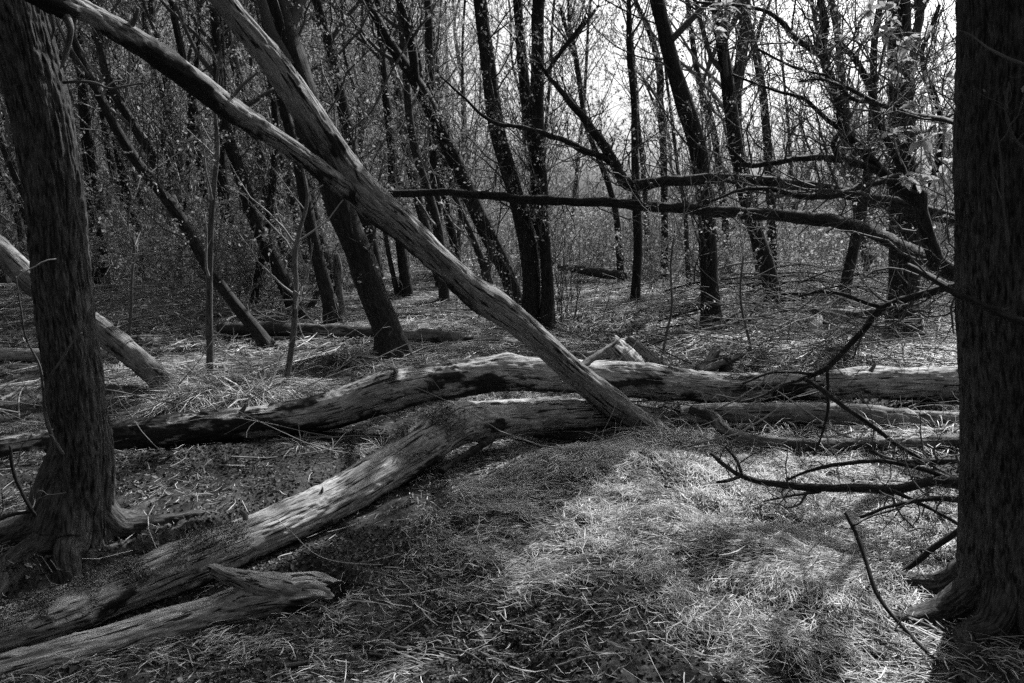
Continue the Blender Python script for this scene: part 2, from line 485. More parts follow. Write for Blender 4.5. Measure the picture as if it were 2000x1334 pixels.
def make_tree(name, label, base_pp, H=9.0, group=None, cat='tree', lean_keep=.5, crown=1.0, low=1.0, leafn=1.0, leafs=.023,
              seg=None, bark=None, root=.6, limbs=(), seed=0, step=None, top_r=.35, shade=0, clear=None, twr=1.0, foot_extra=.12):
    """base_pp: list of (px,py,rpx) from the foot upwards, plus depth; limbs: list of (px path)"""
    rg = np.random.default_rng(1000 + seed)
    pp, depth = base_pp
    full = [(a, b, r, (depth if np.ndim(depth) == 0 else depth[i])) for i, (a, b, r) in enumerate(pp)]
    c = [np.append(P(a, b, d), r * d / FPX * math.cos(math.atan((a - 1000) / FPX))) for a, b, r, d in full]
    base = c[0][:3].copy(); gz = float(gh(base[0], base[1]))
    c[0][2] = gz - foot_extra if not name.startswith('snagtop') else c[0][2]
    c0 = c[0].copy()
    top = c[-1][:3]; dirn = unit(c[-1][:3] - c[-2][:3]); r = c[-1][3]
    vis_top = top[2]
    z = top[2]; p = top.copy()
    if H > z + .3:
        nst = max(2, int((H - z) / .8)); r1 = r * top_r
        for j in range(nst):
            w = lean_keep ** ((j + 1) / nst * 2)
            dd = unit(dirn * w + np.array([0, 0, 1.0]) * (1 - w) + rg.normal(size=3) * .09)
            p = p + dd * (H - z) / nst / max(dd[2], .4)
            c.append(np.append(p, r + (r1 - r) * (j + 1) / nst))
    c = np.array(c)
    rt = thing(name, label, cat, (base[0], base[1], gz), group)
    L = np.sum(np.linalg.norm(np.diff(c[:, :3], axis=0), axis=1))
    rpx = pp[len(pp) // 2][2]
    seg = seg or int(np.clip(rpx * 1.6, 7, 26)); step = step or float(np.clip(depth if np.ndim(depth) == 0 else depth[0], 4, 14)) * .009
    q = catmull(c, max(8, int(L / step)))
    m = MB()
    amp = min(.012, .10 * float(np.mean(q[:, 3])))
    m.tube(q[:, :3], q[:, 3], seg, bark_disp(amp, 26, seed, lobes=(rg.integers(3, 6) if root else 0), lobe_h=root * .9), cap=True, seed=seed)
    m.build('trunk', bark or BARK2, rt)
    # branches: coarse trunk polyline as parent
    tr = catmull(c, 24); Tp = tr[None, :, :3]; Tr = tr[None, :, 3]
    tw = MB(); allQ = []
    for lp in limbs:
        ld = [(a, b, r_, d_) for a, b, r_, d_ in lp]
        q1, r1 = path(ld, .05)
        lm = MB(); lm.tube(q1, r1, 8, bark_disp(.004, 30, seed + 3)); lm.build('limb', bark or BARK2, rt)
        q2 = catmull(np.column_stack([q1, r1])[:: max(1, len(q1) // 10)], 12)
        a1, b1 = grow(rg, q2[None, :, :3], q2[None, :, 3], 10, .3, .9, 5, .5, 1.0, .25, .2, .5)
        a2, b2 = grow(rg, a1, b1, 4, .12, .45, 4, .4, 1.0, .3, .2, .6)
        tw.tubes(a1, b1, 3); tw.tubes(a2, b2, 3); allQ += [a2]
    # visible thin twigs low on the stem
    nl = int(24 * low)
    zt = (tr[:, 2] - gz)
    if nl:
        a1, b1 = grow(rg, Tp, Tr, nl, .5, 1.7, 6, .45, 1.0, .22, .12, .16, .0035 * twr)
        b1 = np.minimum(b1, .012 * twr)
        a2, b2 = grow(rg, a1, b1, 5, .2, .8, 5, .35, 1.0, .28, .15, .6, .0022 * twr)
        a3, b3 = grow(rg, a2, b2, 3, .08, .35, 4, .3, 1.0, .3, .2, .7, .0016 * twr)
        tw.tubes(a1, b1, 3); tw.tubes(a2, b2, 3); tw.tubes(a3, b3, 3); allQ += [a2, a3, a3]
    nc = int(9 * crown)
    if nc:
        tmin = float(np.clip(np.searchsorted(zt, max(2.5, vis_top * .6)) / 24.0, .3, .8))
        a1, b1 = grow(rg, Tp, Tr, nc, .16 * H, .36 * H, 7, .5, .9, .15, tmin, .5, .012)
        a2, b2 = grow(rg, a1, b1, 6, .08 * H, .2 * H, 6, .35, .9, .2, .2, .55, .006)
        a3, b3 = grow(rg, a2, b2, 4, .03 * H, .1 * H, 5, .3, 1.0, .28, .15, .55, .0035 * twr)
        tw.tubes(a1, b1, 4); tw.tubes(a2, b2, 3); tw.tubes(a3, b3, 3); allQ += [a3, a3, a3]
        if shade:  # extra unseen leaves above the frame, added to darken the ground below
            n = int(3000 * shade); lc = MB(); A = along(rg, a3, n, .12); A = A[A[:, 2] > CAMH + .26 * A[:, 1] + .5]
            lc.leaves(A, rg.uniform(.6, 1.5, len(A)) * .075, rg, .3); lc.build('crown_shade_leaves', LEAF, rt, sm=False, stuff=True)
    tw.build('twigs', TWIG, rt, stuff=True)
    if allQ and leafn:
        lv = MB()
        for A in allQ:
            n = int(min(len(A) * 2.2, 4000) * leafn * .6)
            lv.leaves(along(rg, A, n, .025), rg.uniform(.6, 1.4, n) * leafs, rg, .1)
        # clusters sprouting along the stem itself
        n = int(26 * leafn * low)
        if n:
            sp = along(rg, Tp, n // 2, .10 + float(np.mean(Tr)) * .5); lv.leaves(sp, rg.uniform(.6, 1.4, n // 2) * leafs, rg, .1)
        lv.build('leaves', LEAF, rt, sm=False, stuff=True)
    return rt

def D(px, py):
    return float(G(px, py)[1])
def flat(pp):
    return (pp, D(pp[0][0], pp[0][1]))

# ------------------------------------------------------------------ the two big near trees
def big_tree(name, label, pp, seed, seg, step, extra_roots, lobes, lobe_h, H, amp=.008):
    rg = np.random.default_rng(seed)
    d = pp[0][3]
    q, r = path(pp, step); r = r * math.cos(math.atan((pp[0][0] - 1000) / FPX)) * .97
    q0 = P(pp[2][0], pp[2][1], d); gz = float(gh(q0[0], q0[1]))
    rt = thing(name, label, 'tree', (q0[0], q0[1], gz))
    m = MB(); m.tube(q, r, seg, bark_disp(amp, 62, seed, lobes=lobes, lobe_h=lobe_h), seed=seed)
    m.build('trunk', BARK, rt)
    Rb = r[len(r) // 6]
    for ang, ln, r0 in extra_roots:
        t = np.linspace(0, 1, 7); dist = np.array([0, Rb * .75, Rb * 1.25, Rb * 1.25 + ln * .25, Rb * 1.25 + ln * .5, Rb * 1.25 + ln * .75, Rb * 1.25 + ln])
        aa = ang + np.cumsum(rg.normal(size=7) * .10); x_ = q0[0] + np.cos(aa) * dist; y_ = q0[1] + np.sin(aa) * dist; gr_ = gh(x_, y_)
        z_ = gr_ + np.array([.36, .17, .05, .01, -.0, -.005, -.03]) * (r0 / .09)
        rr_ = r0 * np.array([.9, .95, .85, .62, .45, .3, .15])
        qq = catmull(np.column_stack([x_, y_, z_, rr_]), 110)
        m = MB(); m.tube(qq[:, :3], np.maximum(qq[:, 3], .004), 36, bark_disp(.006, 50, seed + 3)); m.build('root', BARK, rt)
    # upper trunk and crown above the picture
    top = q[-1]; n = 8; c = [np.append(top - (q[-1] - q[-30]) * .2, r[-1] * .97)]
    dr = unit(q[-1] - q[-40]); p = top.copy(); z0 = top[2]
    for j in range(n):
        dr = unit(dr + [0, 0, .12] + rg.normal(size=3) * .05); p = p + dr * (H - z0) / n; c.append(np.append(p, r[-1] * (1 - .75 * (j + 1) / n)))
    c = catmull(np.array(c), 40)
    m = MB(); m.tube(c[:, :3], c[:, 3], 20, bark_disp(.01, 40, seed + 2)); m.build('upper_trunk', BARK, rt)
    tr = catmull(c, 14); Tp = tr[None, :, :3]; Tr = tr[None, :, 3]
    a1, b1 = grow(rg, Tp, Tr, 9, 1.4, 3.0, 7, .5, .9, .15, .25, .5, .012)
    a2, b2 = grow(rg, a1, b1, 6, .6, 1.6, 6, .35, .9, .2, .2, .55, .006)
    a3, b3 = grow(rg, a2, b2, 4, .3, .8, 5, .3, 1.0, .28, .15, .55, .003)
    tw = MB(); tw.tubes(a1, b1, 5); tw.tubes(a2, b2, 3); tw.tubes(a3, b3, 3); tw.build('branches', TWIG, rt, stuff=True)
    return rt

dl, dr_ = 3.62, 2.93
left_tree = big_tree('tree', 'large near tree with deeply furrowed bark and spreading roots, leftmost and leaning slightly left', [
    (168, 1180, 92, dl), (164, 1120, 76, dl), (162, 1060, 70, dl), (163, 1000, 66, dl), (163, 900, 64, dl), (152, 800, 61, dl), (140, 700, 60, dl), (126, 600, 60, dl), (116, 500, 59, dl),
    (108, 400, 60, dl), (94, 300, 61, dl), (76, 200, 62, dl), (50, 100, 61, dl), (24, 0, 60, dl), (0, -100, 60, dl), (-20, -200, 58, dl)],
    3, 230, .006, [(3.3, .75, .11), (.28, .5, .07), (-1.2, .32, .085), (-2.2, .4, .09), (1.2, .4, .08)], 5, .45, 9, .011)
right_tree = big_tree('tree', 'massive dark near tree trunk with furrowed bark filling the right edge', [
    (1975, 1330, 150, dr_), (1972, 1260, 132, dr_), (1970, 1180, 118, dr_), (1969, 1100, 112, dr_), (1970, 1000, 106, dr_), (1972, 900, 105, dr_), (1973, 800, 106, dr_), (1972, 700, 107, dr_), (1970, 600, 109, dr_), (1968, 500, 110, dr_),
    (1967, 400, 110, dr_), (1968, 300, 109, dr_), (1970, 200, 107, dr_), (1972, 100, 105, dr_), (1972, 0, 104, dr_), (1972, -120, 104, dr_)],
    9, 260, .0055, [(3.3, .45, .07), (4.0, .35, .07), (-1.7, .4, .08), (2.3, .4, .07)], 7, .36, 10, .011)

# ------------------------------------------------------------------ dead trees and logs in the foreground
def log(name, label, pp, mat_, seed, seg=40, step=.012, group=None, cat='log', jag=(0, 0), kn=(), part=None, **kw):
    q, r = path(pp, step)
    kk = [(P(a, b, d), rad, am) for a, b, d, rad, am in kn]
    mid = q[len(q) // 2]
    m = MB(); m.tube(q, r, seg, log_disp(seed=seed, knobs=kk, **kw), jag0=jag[0], jag1=jag[1], seed=seed)
    if part: return m.build(part[0], mat_, part[1])
    o = m.build(name, mat_)
    return tag(o, label, cat, group)

root = thing('leaning_dead_tree', 'bare barkless dead tree leaning left across the scene and forking into two stems', 'dead tree', tuple(P(1290, 845, 5.62)))
log('', '', [(1320, 868, 14.0, 5.72), (1290, 845, 18.9, 5.64), (1230, 812, 22.4, 5.55), (1170, 770, 24.5, 5.47), (1110, 718, 23.8, 5.40), (1045, 658, 25.9, 5.32), (990, 612, 28.0, 5.26), (930, 572, 28.0, 5.2), (880, 528, 24.5, 5.14), (830, 482, 25.2, 5.08),
             (780, 435, 28.0, 5.02), (722, 388, 32.9, 4.96), (685, 345, 29.4, 4.92), (645, 285, 26.6, 4.86), (600, 218, 26.6, 4.8), (558, 155, 25.2, 4.75), (510, 92, 23.1, 4.7), (462, 35, 21.7, 4.65), (425, -15, 21.0, 4.6), (360, -100, 18.9, 4.55), (280, -210, 16.8, 4.5)],
    WOODL, 21, 60, .009, part=('trunk', root), patch=(2.6, .8), bare=.66, lump=.10, grain=.0038, kn=[(1205, 790, 5.45, .11, .03), (965, 590, 5.2, .14, .02), (1180, 760, 5.4, .08, .02), (640, 350, 4.85, .1, .015)])
log('', '', [(735, 415, 14.0, 4.99), (700, 385, 18.9, 4.93), (640, 342, 18.2, 4.78), (580, 297, 17.5, 4.62), (520, 258, 18.2, 4.46), (450, 212, 18.9, 4.28), (380, 158, 18.2, 4.08), (310, 108, 17.5, 3.9), (250, 68, 18.2, 3.74), (190, 34, 17.5, 3.6), (135, 8, 18.2, 3.47), (70, -15, 16.8, 3.35), (0, -60, 15.4, 3.25)],
    WOODL, 27, 44, .011, part=('side_stem', root), bare=.58, lump=.11, grain=.0032, kn=[(120, 15, 3.4, .07, .022)])
for stub in ([(250, 62, 7, 3.75), (262, 40, 5, 3.72), (270, 15, 3, 3.7)], [(445, 205, 5, 4.26), (470, 170, 3.5, 4.3), (505, 140, 2, 4.3)], [(128, 30, 8, 3.42), (138, 60, 6, 3.42), (128, 105, 4, 3.44), (118, 135, 1.5, 3.44)], [(100, 30, 6, 3.36), (105, 55, 4, 3.36), (100, 78, 1.5, 3.36)]):
    q, r = path(stub, .01); m = MB(); m.tube(q, r, 8, bark_disp(.002, 60, 4)); m.build('snag', WOODD, root)

logA = log('fallen_log', 'long dark-patched fallen log lying across the scene behind the leaning trunk', [
    (-120, 905, 30, 5.2), (0, 888, 33, 5.2), (90, 874, 33, 5.2), (180, 862, 32, 5.2), (250, 854, 32, 5.2), (350, 842, 32, 5.2), (450, 830, 32, 5.22), (520, 824, 32, 5.25), (600, 812, 34, 5.3), (670, 792, 36, 5.38), (740, 768, 38, 5.45), (820, 750, 35, 5.55),
    (900, 738, 33, 5.64), (985, 727, 35, 5.72), (1060, 732, 34, 5.8), (1150, 736, 33, 5.88), (1240, 742, 32, 5.95), (1330, 752, 31, 6.02), (1430, 758, 28, 6.1), (1520, 754, 26, 6.14), (1620, 752, 29, 6.16), (1700, 748, 32, 6.18), (1800, 748, 31, 6.2), (1900, 745, 31, 6.2), (2040, 742, 30, 6.2)],
    WOOD, 31, 72, .010, bare=.50, bias=.30, lump=.09, grain=.0042, patch=(4.2, 1.0), kn=[(990, 700, 5.72, .10, .028), (755, 738, 5.42, .09, .03), (1265, 728, 5.95, .08, .02), (1650, 745, 6.1, .09, .012), (355, 820, 5.15, .08, .014)])
logB = log('fallen_log', 'thick pale fallen log rising from the lower left corner to the leaning trunk', [
    (-130, 1270, 46, 2.75), (-40, 1245, 50, 2.82), (60, 1215, 52, 2.95), (150, 1185, 52, 3.08), (240, 1150, 50, 3.22), (330, 1115, 48, 3.36), (420, 1080, 46, 3.5), (500, 1048, 44, 3.68), (580, 1012, 44, 3.88), (660, 972, 44, 4.1), (730, 930, 44, 4.32), (790, 893, 42, 4.52),
    (840, 860, 42, 4.7), (885, 832, 43, 4.86), (940, 822, 38, 5.02), (1000, 816, 35, 5.18), (1060, 810, 33, 5.34), (1120, 806, 32, 5.5), (1180, 806, 30, 5.68), (1240, 812, 25, 5.9), (1320, 822, 20, 6.05)],
    WOOD, 43, 84, .008, bare=.68, lump=.10, grain=.0045, patch=(3.2, 1.0), kn=[(905, 795, 4.86, .12, .016), (860, 822, 4.8, .10, .012), (805, 865, 4.5, .09, .012), (410, 1040, 3.45, .07, .018), (860, 870, 4.62, .07, .015)])
logC = log('broken_log', 'short snapped log with jagged broken end in the lower left corner', [
    (-160, 1350, 34, 2.6), (-60, 1330, 38, 2.64), (40, 1305, 38, 2.7), (130, 1280, 37, 2.78), (220, 1256, 36, 2.88), (310, 1228, 35, 2.98), (390, 1204, 34, 3.08), (450, 1186, 38, 3.14), (500, 1172, 44, 3.18), (560, 1162, 42, 3.22), (605, 1160, 40, 3.26), (632, 1164, 36, 3.28)],
    WOOD, 57, 80, .006, jag=(0, .14), bare=.68, lump=.12, grain=.004, patch=(2.2, .9), kn=[(600, 1130, 3.24, .05, .012), (470, 1150, 3.12, .05, .015)])
q, r = path([(600, 1160, 30, 3.24), (550, 1148, 32, 3.2), (505, 1140, 27, 3.16), (470, 1131, 20, 3.13), (440, 1122, 16, 3.11), (420, 1115, 13, 3.1)], .006)
m = MB(); m.tube(q, r, 28, log_disp(.8, .15, .003, 5), jag1=.07)
o = m.build('broken_branch_stub', WOOD, None); c0 = thing('broken_log', logC['label'], 'broken log', (0, 0, 0))
logC.name = 'log_body'; del logC['label']; del logC['category']; logC.parent = c0; o.parent = c0
c0.name = 'broken_log'

log('leaning_log', 'pale barkless log leaning down to the right behind the large left tree', [
    (-90, 420, 19, 6.9), (-20, 470, 20, 6.9), (60, 545, 21, 6.85), (130, 600, 22, 6.8), (190, 640, 24, 6.75), (250, 688, 24, 6.7), (300, 730, 23, 6.65), (335, 772, 17, 6.6), (350, 800, 10, 6.6)], WOODL, 61, 32, .016, bare=.62, lump=.12, cat='dead log')
log('fallen_log', 'short pale log lying level behind the large left tree near the left edge', [(-120, 690, 15, 8.1), (0, 694, 15, 8.1), (90, 694, 15, 8.15), (160, 694, 14, 8.2), (215, 690, 11, 8.2)], WOOD, 63, 24, .02, bare=.8, jag=(0, .05))
log('fallen_log', 'dark log lying beneath the long log, grass hanging over it, on the right', [(1330, 812, 20, 5.75), (1400, 808, 20, 5.7), (1500, 806, 20, 5.68), (1600, 808, 21, 5.66), (1700, 812, 20, 5.62), (1800, 820, 19, 5.6), (1960, 826, 18, 5.6)], WOODD, 67, 30, .014, bare=.72)
log('grass_covered_log', 'low narrow log smothered in dry grass curving in front of the dark log', [(1350, 800, 9, 5.5), (1390, 815, 10, 5.4), (1425, 845, 11, 5.25), (1500, 862, 11, 5.12), (1600, 868, 11, 5.06), (1720, 866, 11, 5.05), (1860, 862, 11, 5.05), (2000, 858, 10, 5.1)], WOODD, 68, 20, .02, bare=.5)
log('fallen_log', 'low dark log half sunk in grass between the two foreground logs', [(560, 850, 9, 5.62), (650, 856, 11, 5.55), (780, 862, 12, 5.5), (900, 858, 11, 5.5), (1020, 852, 11, 5.52), (1140, 850, 12, 5.5), (1260, 868, 12, 5.4)], WOODD, 70, 20, .02, bare=.4)
log('fallen_log', 'dark fallen log on the ground behind the wide-footed dark tree', [(425, 640, 11, 9.6), (500, 642, 13, 9.7), (580, 645, 14, 9.7), (660, 650, 14, 9.6), (750, 655, 13, 9.4)], WOODD, 71, 20, .03, bare=.35)
log('fallen_log', 'mid-distance fallen log right of the wide-footed tree, partly behind the leaning trunk', [(775, 655, 12, 9.0), (850, 656, 13, 8.9), (930, 668, 15, 8.7), (1000, 676, 16, 8.5), (1060, 690, 14, 8.3), (1110, 704, 12, 8.1)], WOODL, 73, 22, .025, bare=.6)
log('fallen_log', 'thin straight log just above the long log, right of the leaning trunk', [(1040, 690, 7, 8.0), (1120, 692, 8, 8.0), (1200, 694, 8, 8.0), (1250, 697, 7, 8.0)], WOOD, 74, 14, .03, bare=.7)
log('broken_stump', 'pale split stump piece leaning behind the long log near the centre right', [(1196, 668, 12, 7.05), (1206, 680, 19, 7.0), (1228, 700, 22, 6.9), (1255, 730, 22, 6.8)], WOOD, 75, 44, .008, jag=(.05, 0), bare=.75, cat='stump', lump=.3)
log('broken_branch', 'thick grey branch propped beside the split stump piece', [(1232, 665, 10, 7.2), (1262, 690, 11, 7.1), (1300, 722, 10, 7.0)], WOODD, 76, 16, .02, bare=.6, cat='branch', jag=(.04, 0))
log('dead_stick', 'straight dark stick standing diagonally between leaning trunk and split stump', [(1122, 725, 7, 5.6), (1150, 705, 6, 5.7), (1180, 684, 5, 5.8), (1206, 664, 2.5, 5.9)], WOODD, 77, 10, .01, bare=.7, cat='stick')
log('dead_stick', 'dark stick propped under the curved middle of the pale foreground log', [(962, 855, 5, 4.85), (930, 875, 5, 4.75), (895, 897, 4.5, 4.65), (862, 920, 4, 4.5)], BARK2, 78, 10, .01, bare=.4, cat='stick')
log('broken_stump', 'crumbling stump with a dark hollow behind the long log on the right', [(1395, 690, 8, 7.0), (1385, 710, 14, 6.95), (1372, 735, 18, 6.9), (1365, 762, 20, 6.85)], WOODD, 80, 22, .015, jag=(.08, 0), bare=.5, cat='stump', lump=.25)
log('broken_stump', 'small black stump right of the crumbling hollow stump', [(1418, 697, 9, 6.9), (1418, 715, 12, 6.9), (1420, 740, 13, 6.9)], WOODD, 81, 18, .015, jag=(.05, 0), bare=.2, cat='stump', lump=.2)
log('dead_branch', 'dark branch fallen against the crumbling stump behind the long log', [(1370, 730, 8, 6.8), (1400, 712, 7, 6.85), (1435, 700, 5, 6.9), (1452, 690, 3, 6.9)], WOODD, 82, 12, .015, bare=.4, cat='branch')
log('broken_log', 'short pale log with frayed end in the brush pile on the right', [(1598, 622, 10, 9.2), (1592, 638, 12, 9.0), (1582, 655, 11, 8.9), (1570, 668, 8, 8.8)], WOOD, 83, 20, .02, jag=(0, .1), bare=.8, cat='log')
log('dead_branch', 'thick grey branch lying in the brush pile on the right', [(1565, 600, 6, 9.8), (1640, 612, 8, 9.6), (1700, 612, 8, 9.4), (1740, 600, 6, 9.4)], WOODD, 84, 14, .02, bare=.5, cat='branch')
log('fallen_log', 'dark log on the far forest floor left of the slim straight tree', [(1090, 522, 5, 17), (1130, 526, 8, 16.8), (1180, 534, 9, 16.5), (1225, 538, 6, 16.3)], WOODD, 85, 14, .04, bare=.2)
log('fallen_log', 'sunlit pale log on the mound behind the large left tree', [(295, 575, 7, 14), (330, 572, 8, 14), (375, 568, 8, 13.9), (430, 574, 6, 13.8)], WOOD, 86, 14, .04, bare=.85)
log('log_end', 'round dark sawn log end on the ground right of the large left tree', [(238, 770, 13, 6.5), (222, 768, 16, 6.6), (205, 762, 17, 6.8)], WOODD, 87, 20, .01, bare=.3, cat='log')
log('root_stub', 'short upturned root lump on the ground between the left tree and long log', [(60, 1000, 8, 4.2), (95, 990, 10, 4.3), (130, 985, 8, 4.35)], WOODD, 88, 16, .015, bare=.3, cat='root')

for (o_, sn) in ((logA, [(1150, 712, 5, 5.8), (1140, 698, 4, 5.78), (1132, 690, 2, 5.76)]), (logA, [(470, 805, 5, 5.15), (478, 795, 4, 5.13), (480, 788, 2, 5.12)]), (logB, [(620, 975, 5, 3.95), (628, 962, 4, 3.95), (630, 952, 2, 3.95)]),
                 (logB, [(480, 1015, 6, 3.6), (478, 1004, 5, 3.6), (470, 996, 2.5, 3.6)]), (logA, [(1700, 725, 5, 6.1), (1708, 712, 3.5, 6.08), (1706, 704, 2, 6.08)]), (logA, [(600, 845, 6, 5.2), (592, 862, 5, 5.15), (590, 880, 3, 5.1)])):
    q, r = path(sn, .006); m = MB(); m.tube(q, r, 10, log_disp(.5, .2, .001, 9), jag1=.01); o_k = m.build('snag', WOODD, None); o_k.parent = o_
# moss on the thick foreground log
def moss_on(parent, spots, n, seed, size=.0065):
    rg = np.random.default_rng(seed); m = MB()
    src = parent.data; co = np.empty(len(src.vertices) * 3, np.float32); src.vertices.foreach_get('co', co); co = co.reshape(-1, 3)
    no = np.empty(len(src.vertices) * 3, np.float32); src.vertices.foreach_get('normal', no); no = no.reshape(-1, 3)
    w = np.zeros(len(co))
    for c, rad in spots:
        w = np.maximum(w, np.exp(-np.sum((co - c) ** 2, 1) / rad ** 2))
    w = w * (noise(co[:, 0] * 9, co[:, 1] * 9, co[:, 2] * 9, seed) > .42) * smooth(-.25, .4, no[:, 2]); w[w < .12] = 0
    p = w / w.sum(); i = rg.choice(len(co), n, p=p)
    C = co[i] + rg.normal(size=(n, 3)) * .006 + no[i] * rg.uniform(.002, .02, (n, 1))
    m.leaves(C, rg.uniform(.5, 1.5, n) * size, rg, .2, rg.random(n) ** 1.5, 1.6)
    o = m.build('moss', MOSS, None, sm=False); o['kind'] = 'stuff'; o.parent = parent
moss_on(logB, [(P(x, y, d), .10) for x, y, d in ((0, 1190, 2.8), (80, 1165, 2.95), (170, 1135, 3.1), (250, 1110, 3.22), (330, 1080, 3.36), (395, 1050, 3.45), (430, 1060, 3.5))], 8000, 5, .0055)
moss_on(logB, [(P(x, y, d), .10) for x, y, d in ((850, 840, 4.68), (870, 830, 4.75), (830, 855, 4.6), (800, 872, 4.5))], 3200, 6, .006)
moss_on(logA, [(P(755, 735, 5.4), .05)], 700, 7)

# ------------------------------------------------------------------ standing trees read off the photograph
T = lambda *a, **k: make_tree('tree', *a, **k)
S = iter(range(1, 400))
T('dark tree with wide flared foot, leaning left behind the leaning dead tree', flat([(772, 702, 40), (760, 655, 29), (742, 605, 27), (722, 555, 27), (703, 500, 27), (682, 450, 27), (662, 400, 27), (645, 340, 27), (625, 280, 28), (600, 215, 30), (578, 140, 29), (555, 70, 28), (535, 0, 27), (515, -60, 26)]), H=12, seed=next(S), root=.5, leafn=1.5, crown=1.3, low=.8, shade=1.1, lean_keep=.1)
T('stout tree with flared foot right of centre, curving up to the left', flat([(1396, 650, 27), (1388, 600, 20), (1385, 540, 18), (1382, 480, 18), (1378, 400, 17), (1367, 310, 17), (1352, 250, 17), (1335, 200, 17), (1312, 120, 15), (1295, 50, 14), (1280, -20, 13)]), H=5.4, seed=next(S), root=.4, leafn=.7, crown=.35)
T('dark tree right of the stout curving tree, standing in the brush pile', flat([(1518, 606, 19), (1508, 560, 16), (1492, 500, 15), (1472, 440, 14), (1455, 380, 14), (1440, 300, 14), (1428, 220, 13), (1415, 120, 12), (1403, 40, 11), (1395, -20, 10)]), H=6, seed=next(S), leafn=.7, crown=.8)
T('slim straight tree standing alone on the open floor right of centre', flat([(1240, 590, 12), (1243, 540, 9), (1246, 480, 9), (1243, 400, 9), (1240, 300, 7), (1238, 200, 6), (1230, 110, 6), (1228, 30, 4.5)]), H=5.2, seed=next(S), leafn=.5, crown=.5, low=.7, top_r=.8)
T('left stem of the close central clump, curving up to the left', flat([(1030, 636, 20), (1038, 580, 18), (1036, 520, 17), (1028, 460, 19), (1012, 400, 16), (995, 340, 15), (975, 270, 15), (962, 200, 15), (955, 140, 14), (945, 60, 13), (935, -10, 12)]), H=12, seed=next(S), leafn=1.3, crown=.7, low=1.2)
T('right stem of the close central clump with leafy bark, nearly straight', flat([(1066, 645, 14), (1070, 580, 12), (1066, 500, 11), (1060, 420, 12), (1056, 360, 14), (1050, 300, 14), (1049, 200, 13), (1050, 100, 12), (1052, 0, 12)]), H=6.5, seed=next(S), leafn=1.6, crown=.4, low=1.3)
T('thin stem rising inside the central clump, leaning left at the top', flat([(1046, 630, 11), (1042, 540, 10), (1046, 420, 11), (1044, 320, 10), (1030, 220, 10), (1020, 120, 10), (1012, 20, 9), (1008, -30, 9)]), H=11, seed=next(S), leafn=1.2, crown=.6)
T('long tree leaning far left from the central clump, its stem dividing near the top', flat([(1012, 600, 15), (995, 545, 15), (970, 490, 16), (940, 430, 16), (908, 360, 15), (885, 305, 15), (862, 260, 14), (835, 200, 14), (800, 140, 11), (765, 90, 10), (738, 40, 9), (715, -10, 8)]), H=9, seed=next(S), leafn=1.3,
  limbs=[[(812, 160, 8, 11.8), (806, 100, 9, 11.8), (795, 50, 8, 11.8), (780, 0, 7, 11.8), (770, -60, 6, 11.8)]])
T('slender tree with knotted middle left of the long leaning tree', flat([(798, 582, 11), (788, 520, 10), (778, 450, 9), (768, 380, 9), (765, 320, 8), (762, 260, 9), (755, 200, 8), (748, 130, 7), (742, 60, 6), (738, -10, 5)]), H=11, seed=next(S))
T('upright dark tree behind the long leaning tree, speckled with leaves', (lambda p: (p, 15.5))([(868, 560, 12), (856, 460, 10), (850, 360, 9), (846, 270, 9), (842, 190, 9), (838, 100, 8), (835, 0, 7)]), H=12, seed=next(S))
T('stocky dark tree directly behind the wide-footed dark tree', flat([(742, 600, 17), (735, 540, 15), (724, 480, 15), (712, 420, 14), (700, 370, 13), (688, 300, 12), (672, 220, 12), (655, 140, 10), (635, 60, 9), (615, -10, 8)]), H=12, seed=next(S), leafn=1.5, crown=1.6, shade=.5, lean_keep=.1)
T('slim mossy tree leaning left from a broad foot by the mid-distance log', flat([(532, 680, 20), (508, 655, 14), (475, 615, 13), (440, 570, 12), (405, 520, 12), (375, 465, 12), (345, 415, 12), (310, 370, 11), (270, 320, 11), (235, 265, 10), (200, 200, 9), (170, 140, 8), (145, 80, 7), (130, 20, 6)]), H=8, seed=next(S), root=.3, leafn=1.6, crown=1.4, shade=0)
T('curved dark tree between the slim leaning tree and the snag', flat([(592, 622, 17), (568, 580, 15), (545, 530, 15), (520, 480, 14), (498, 430, 14), (478, 370, 13), (458, 310, 13), (440, 250, 12), (430, 190, 11), (425, 120, 10), (420, 40, 9), (415, -20, 8)]), H=11, seed=next(S), leafn=1.6, crown=1.5, shade=0)
T('straight dark tree leaning left, just left of the wide-footed tree', flat([(656, 636, 15), (644, 590, 13), (630, 540, 13), (615, 480, 12), (602, 420, 12), (590, 360, 11), (578, 300, 10), (562, 240, 10), (545, 180, 9), (530, 110, 8), (518, 30, 7)]), H=11, seed=next(S), leafn=1.6, crown=1.5, shade=0)
T('thin tree leaning slightly right between two left-leaning trees on the left', flat([(492, 615, 9), (500, 560, 8), (512, 500, 8), (522, 440, 8), (530, 380, 8), (536, 320, 7), (540, 250, 6)]), H=8, seed=next(S), leafn=1.4)
T('left one of two dark trees with splayed feet beyond the mound', flat([(288, 562, 10), (278, 510, 9), (266, 460, 9), (252, 400, 8), (238, 340, 8), (225, 270, 7), (215, 200, 7), (205, 120, 6)]), H=11, seed=next(S), leafn=1.5)
T('right one of two dark trees with splayed feet beyond the mound, bending left', flat([(325, 552, 11), (312, 510, 10), (290, 470, 9), (265, 430, 8), (240, 385, 8), (220, 330, 7), (205, 260, 6), (195, 180, 6)]), H=11, seed=next(S), leafn=1.5)
T('short dark straight tree standing right of the two splayed trees', (lambda p: (p, 15.0))([(350, 556, 7), (352, 520, 6), (355, 470, 6), (362, 400, 5), (368, 320, 5), (372, 220, 5)]), H=10, seed=next(S), leafn=1.3)
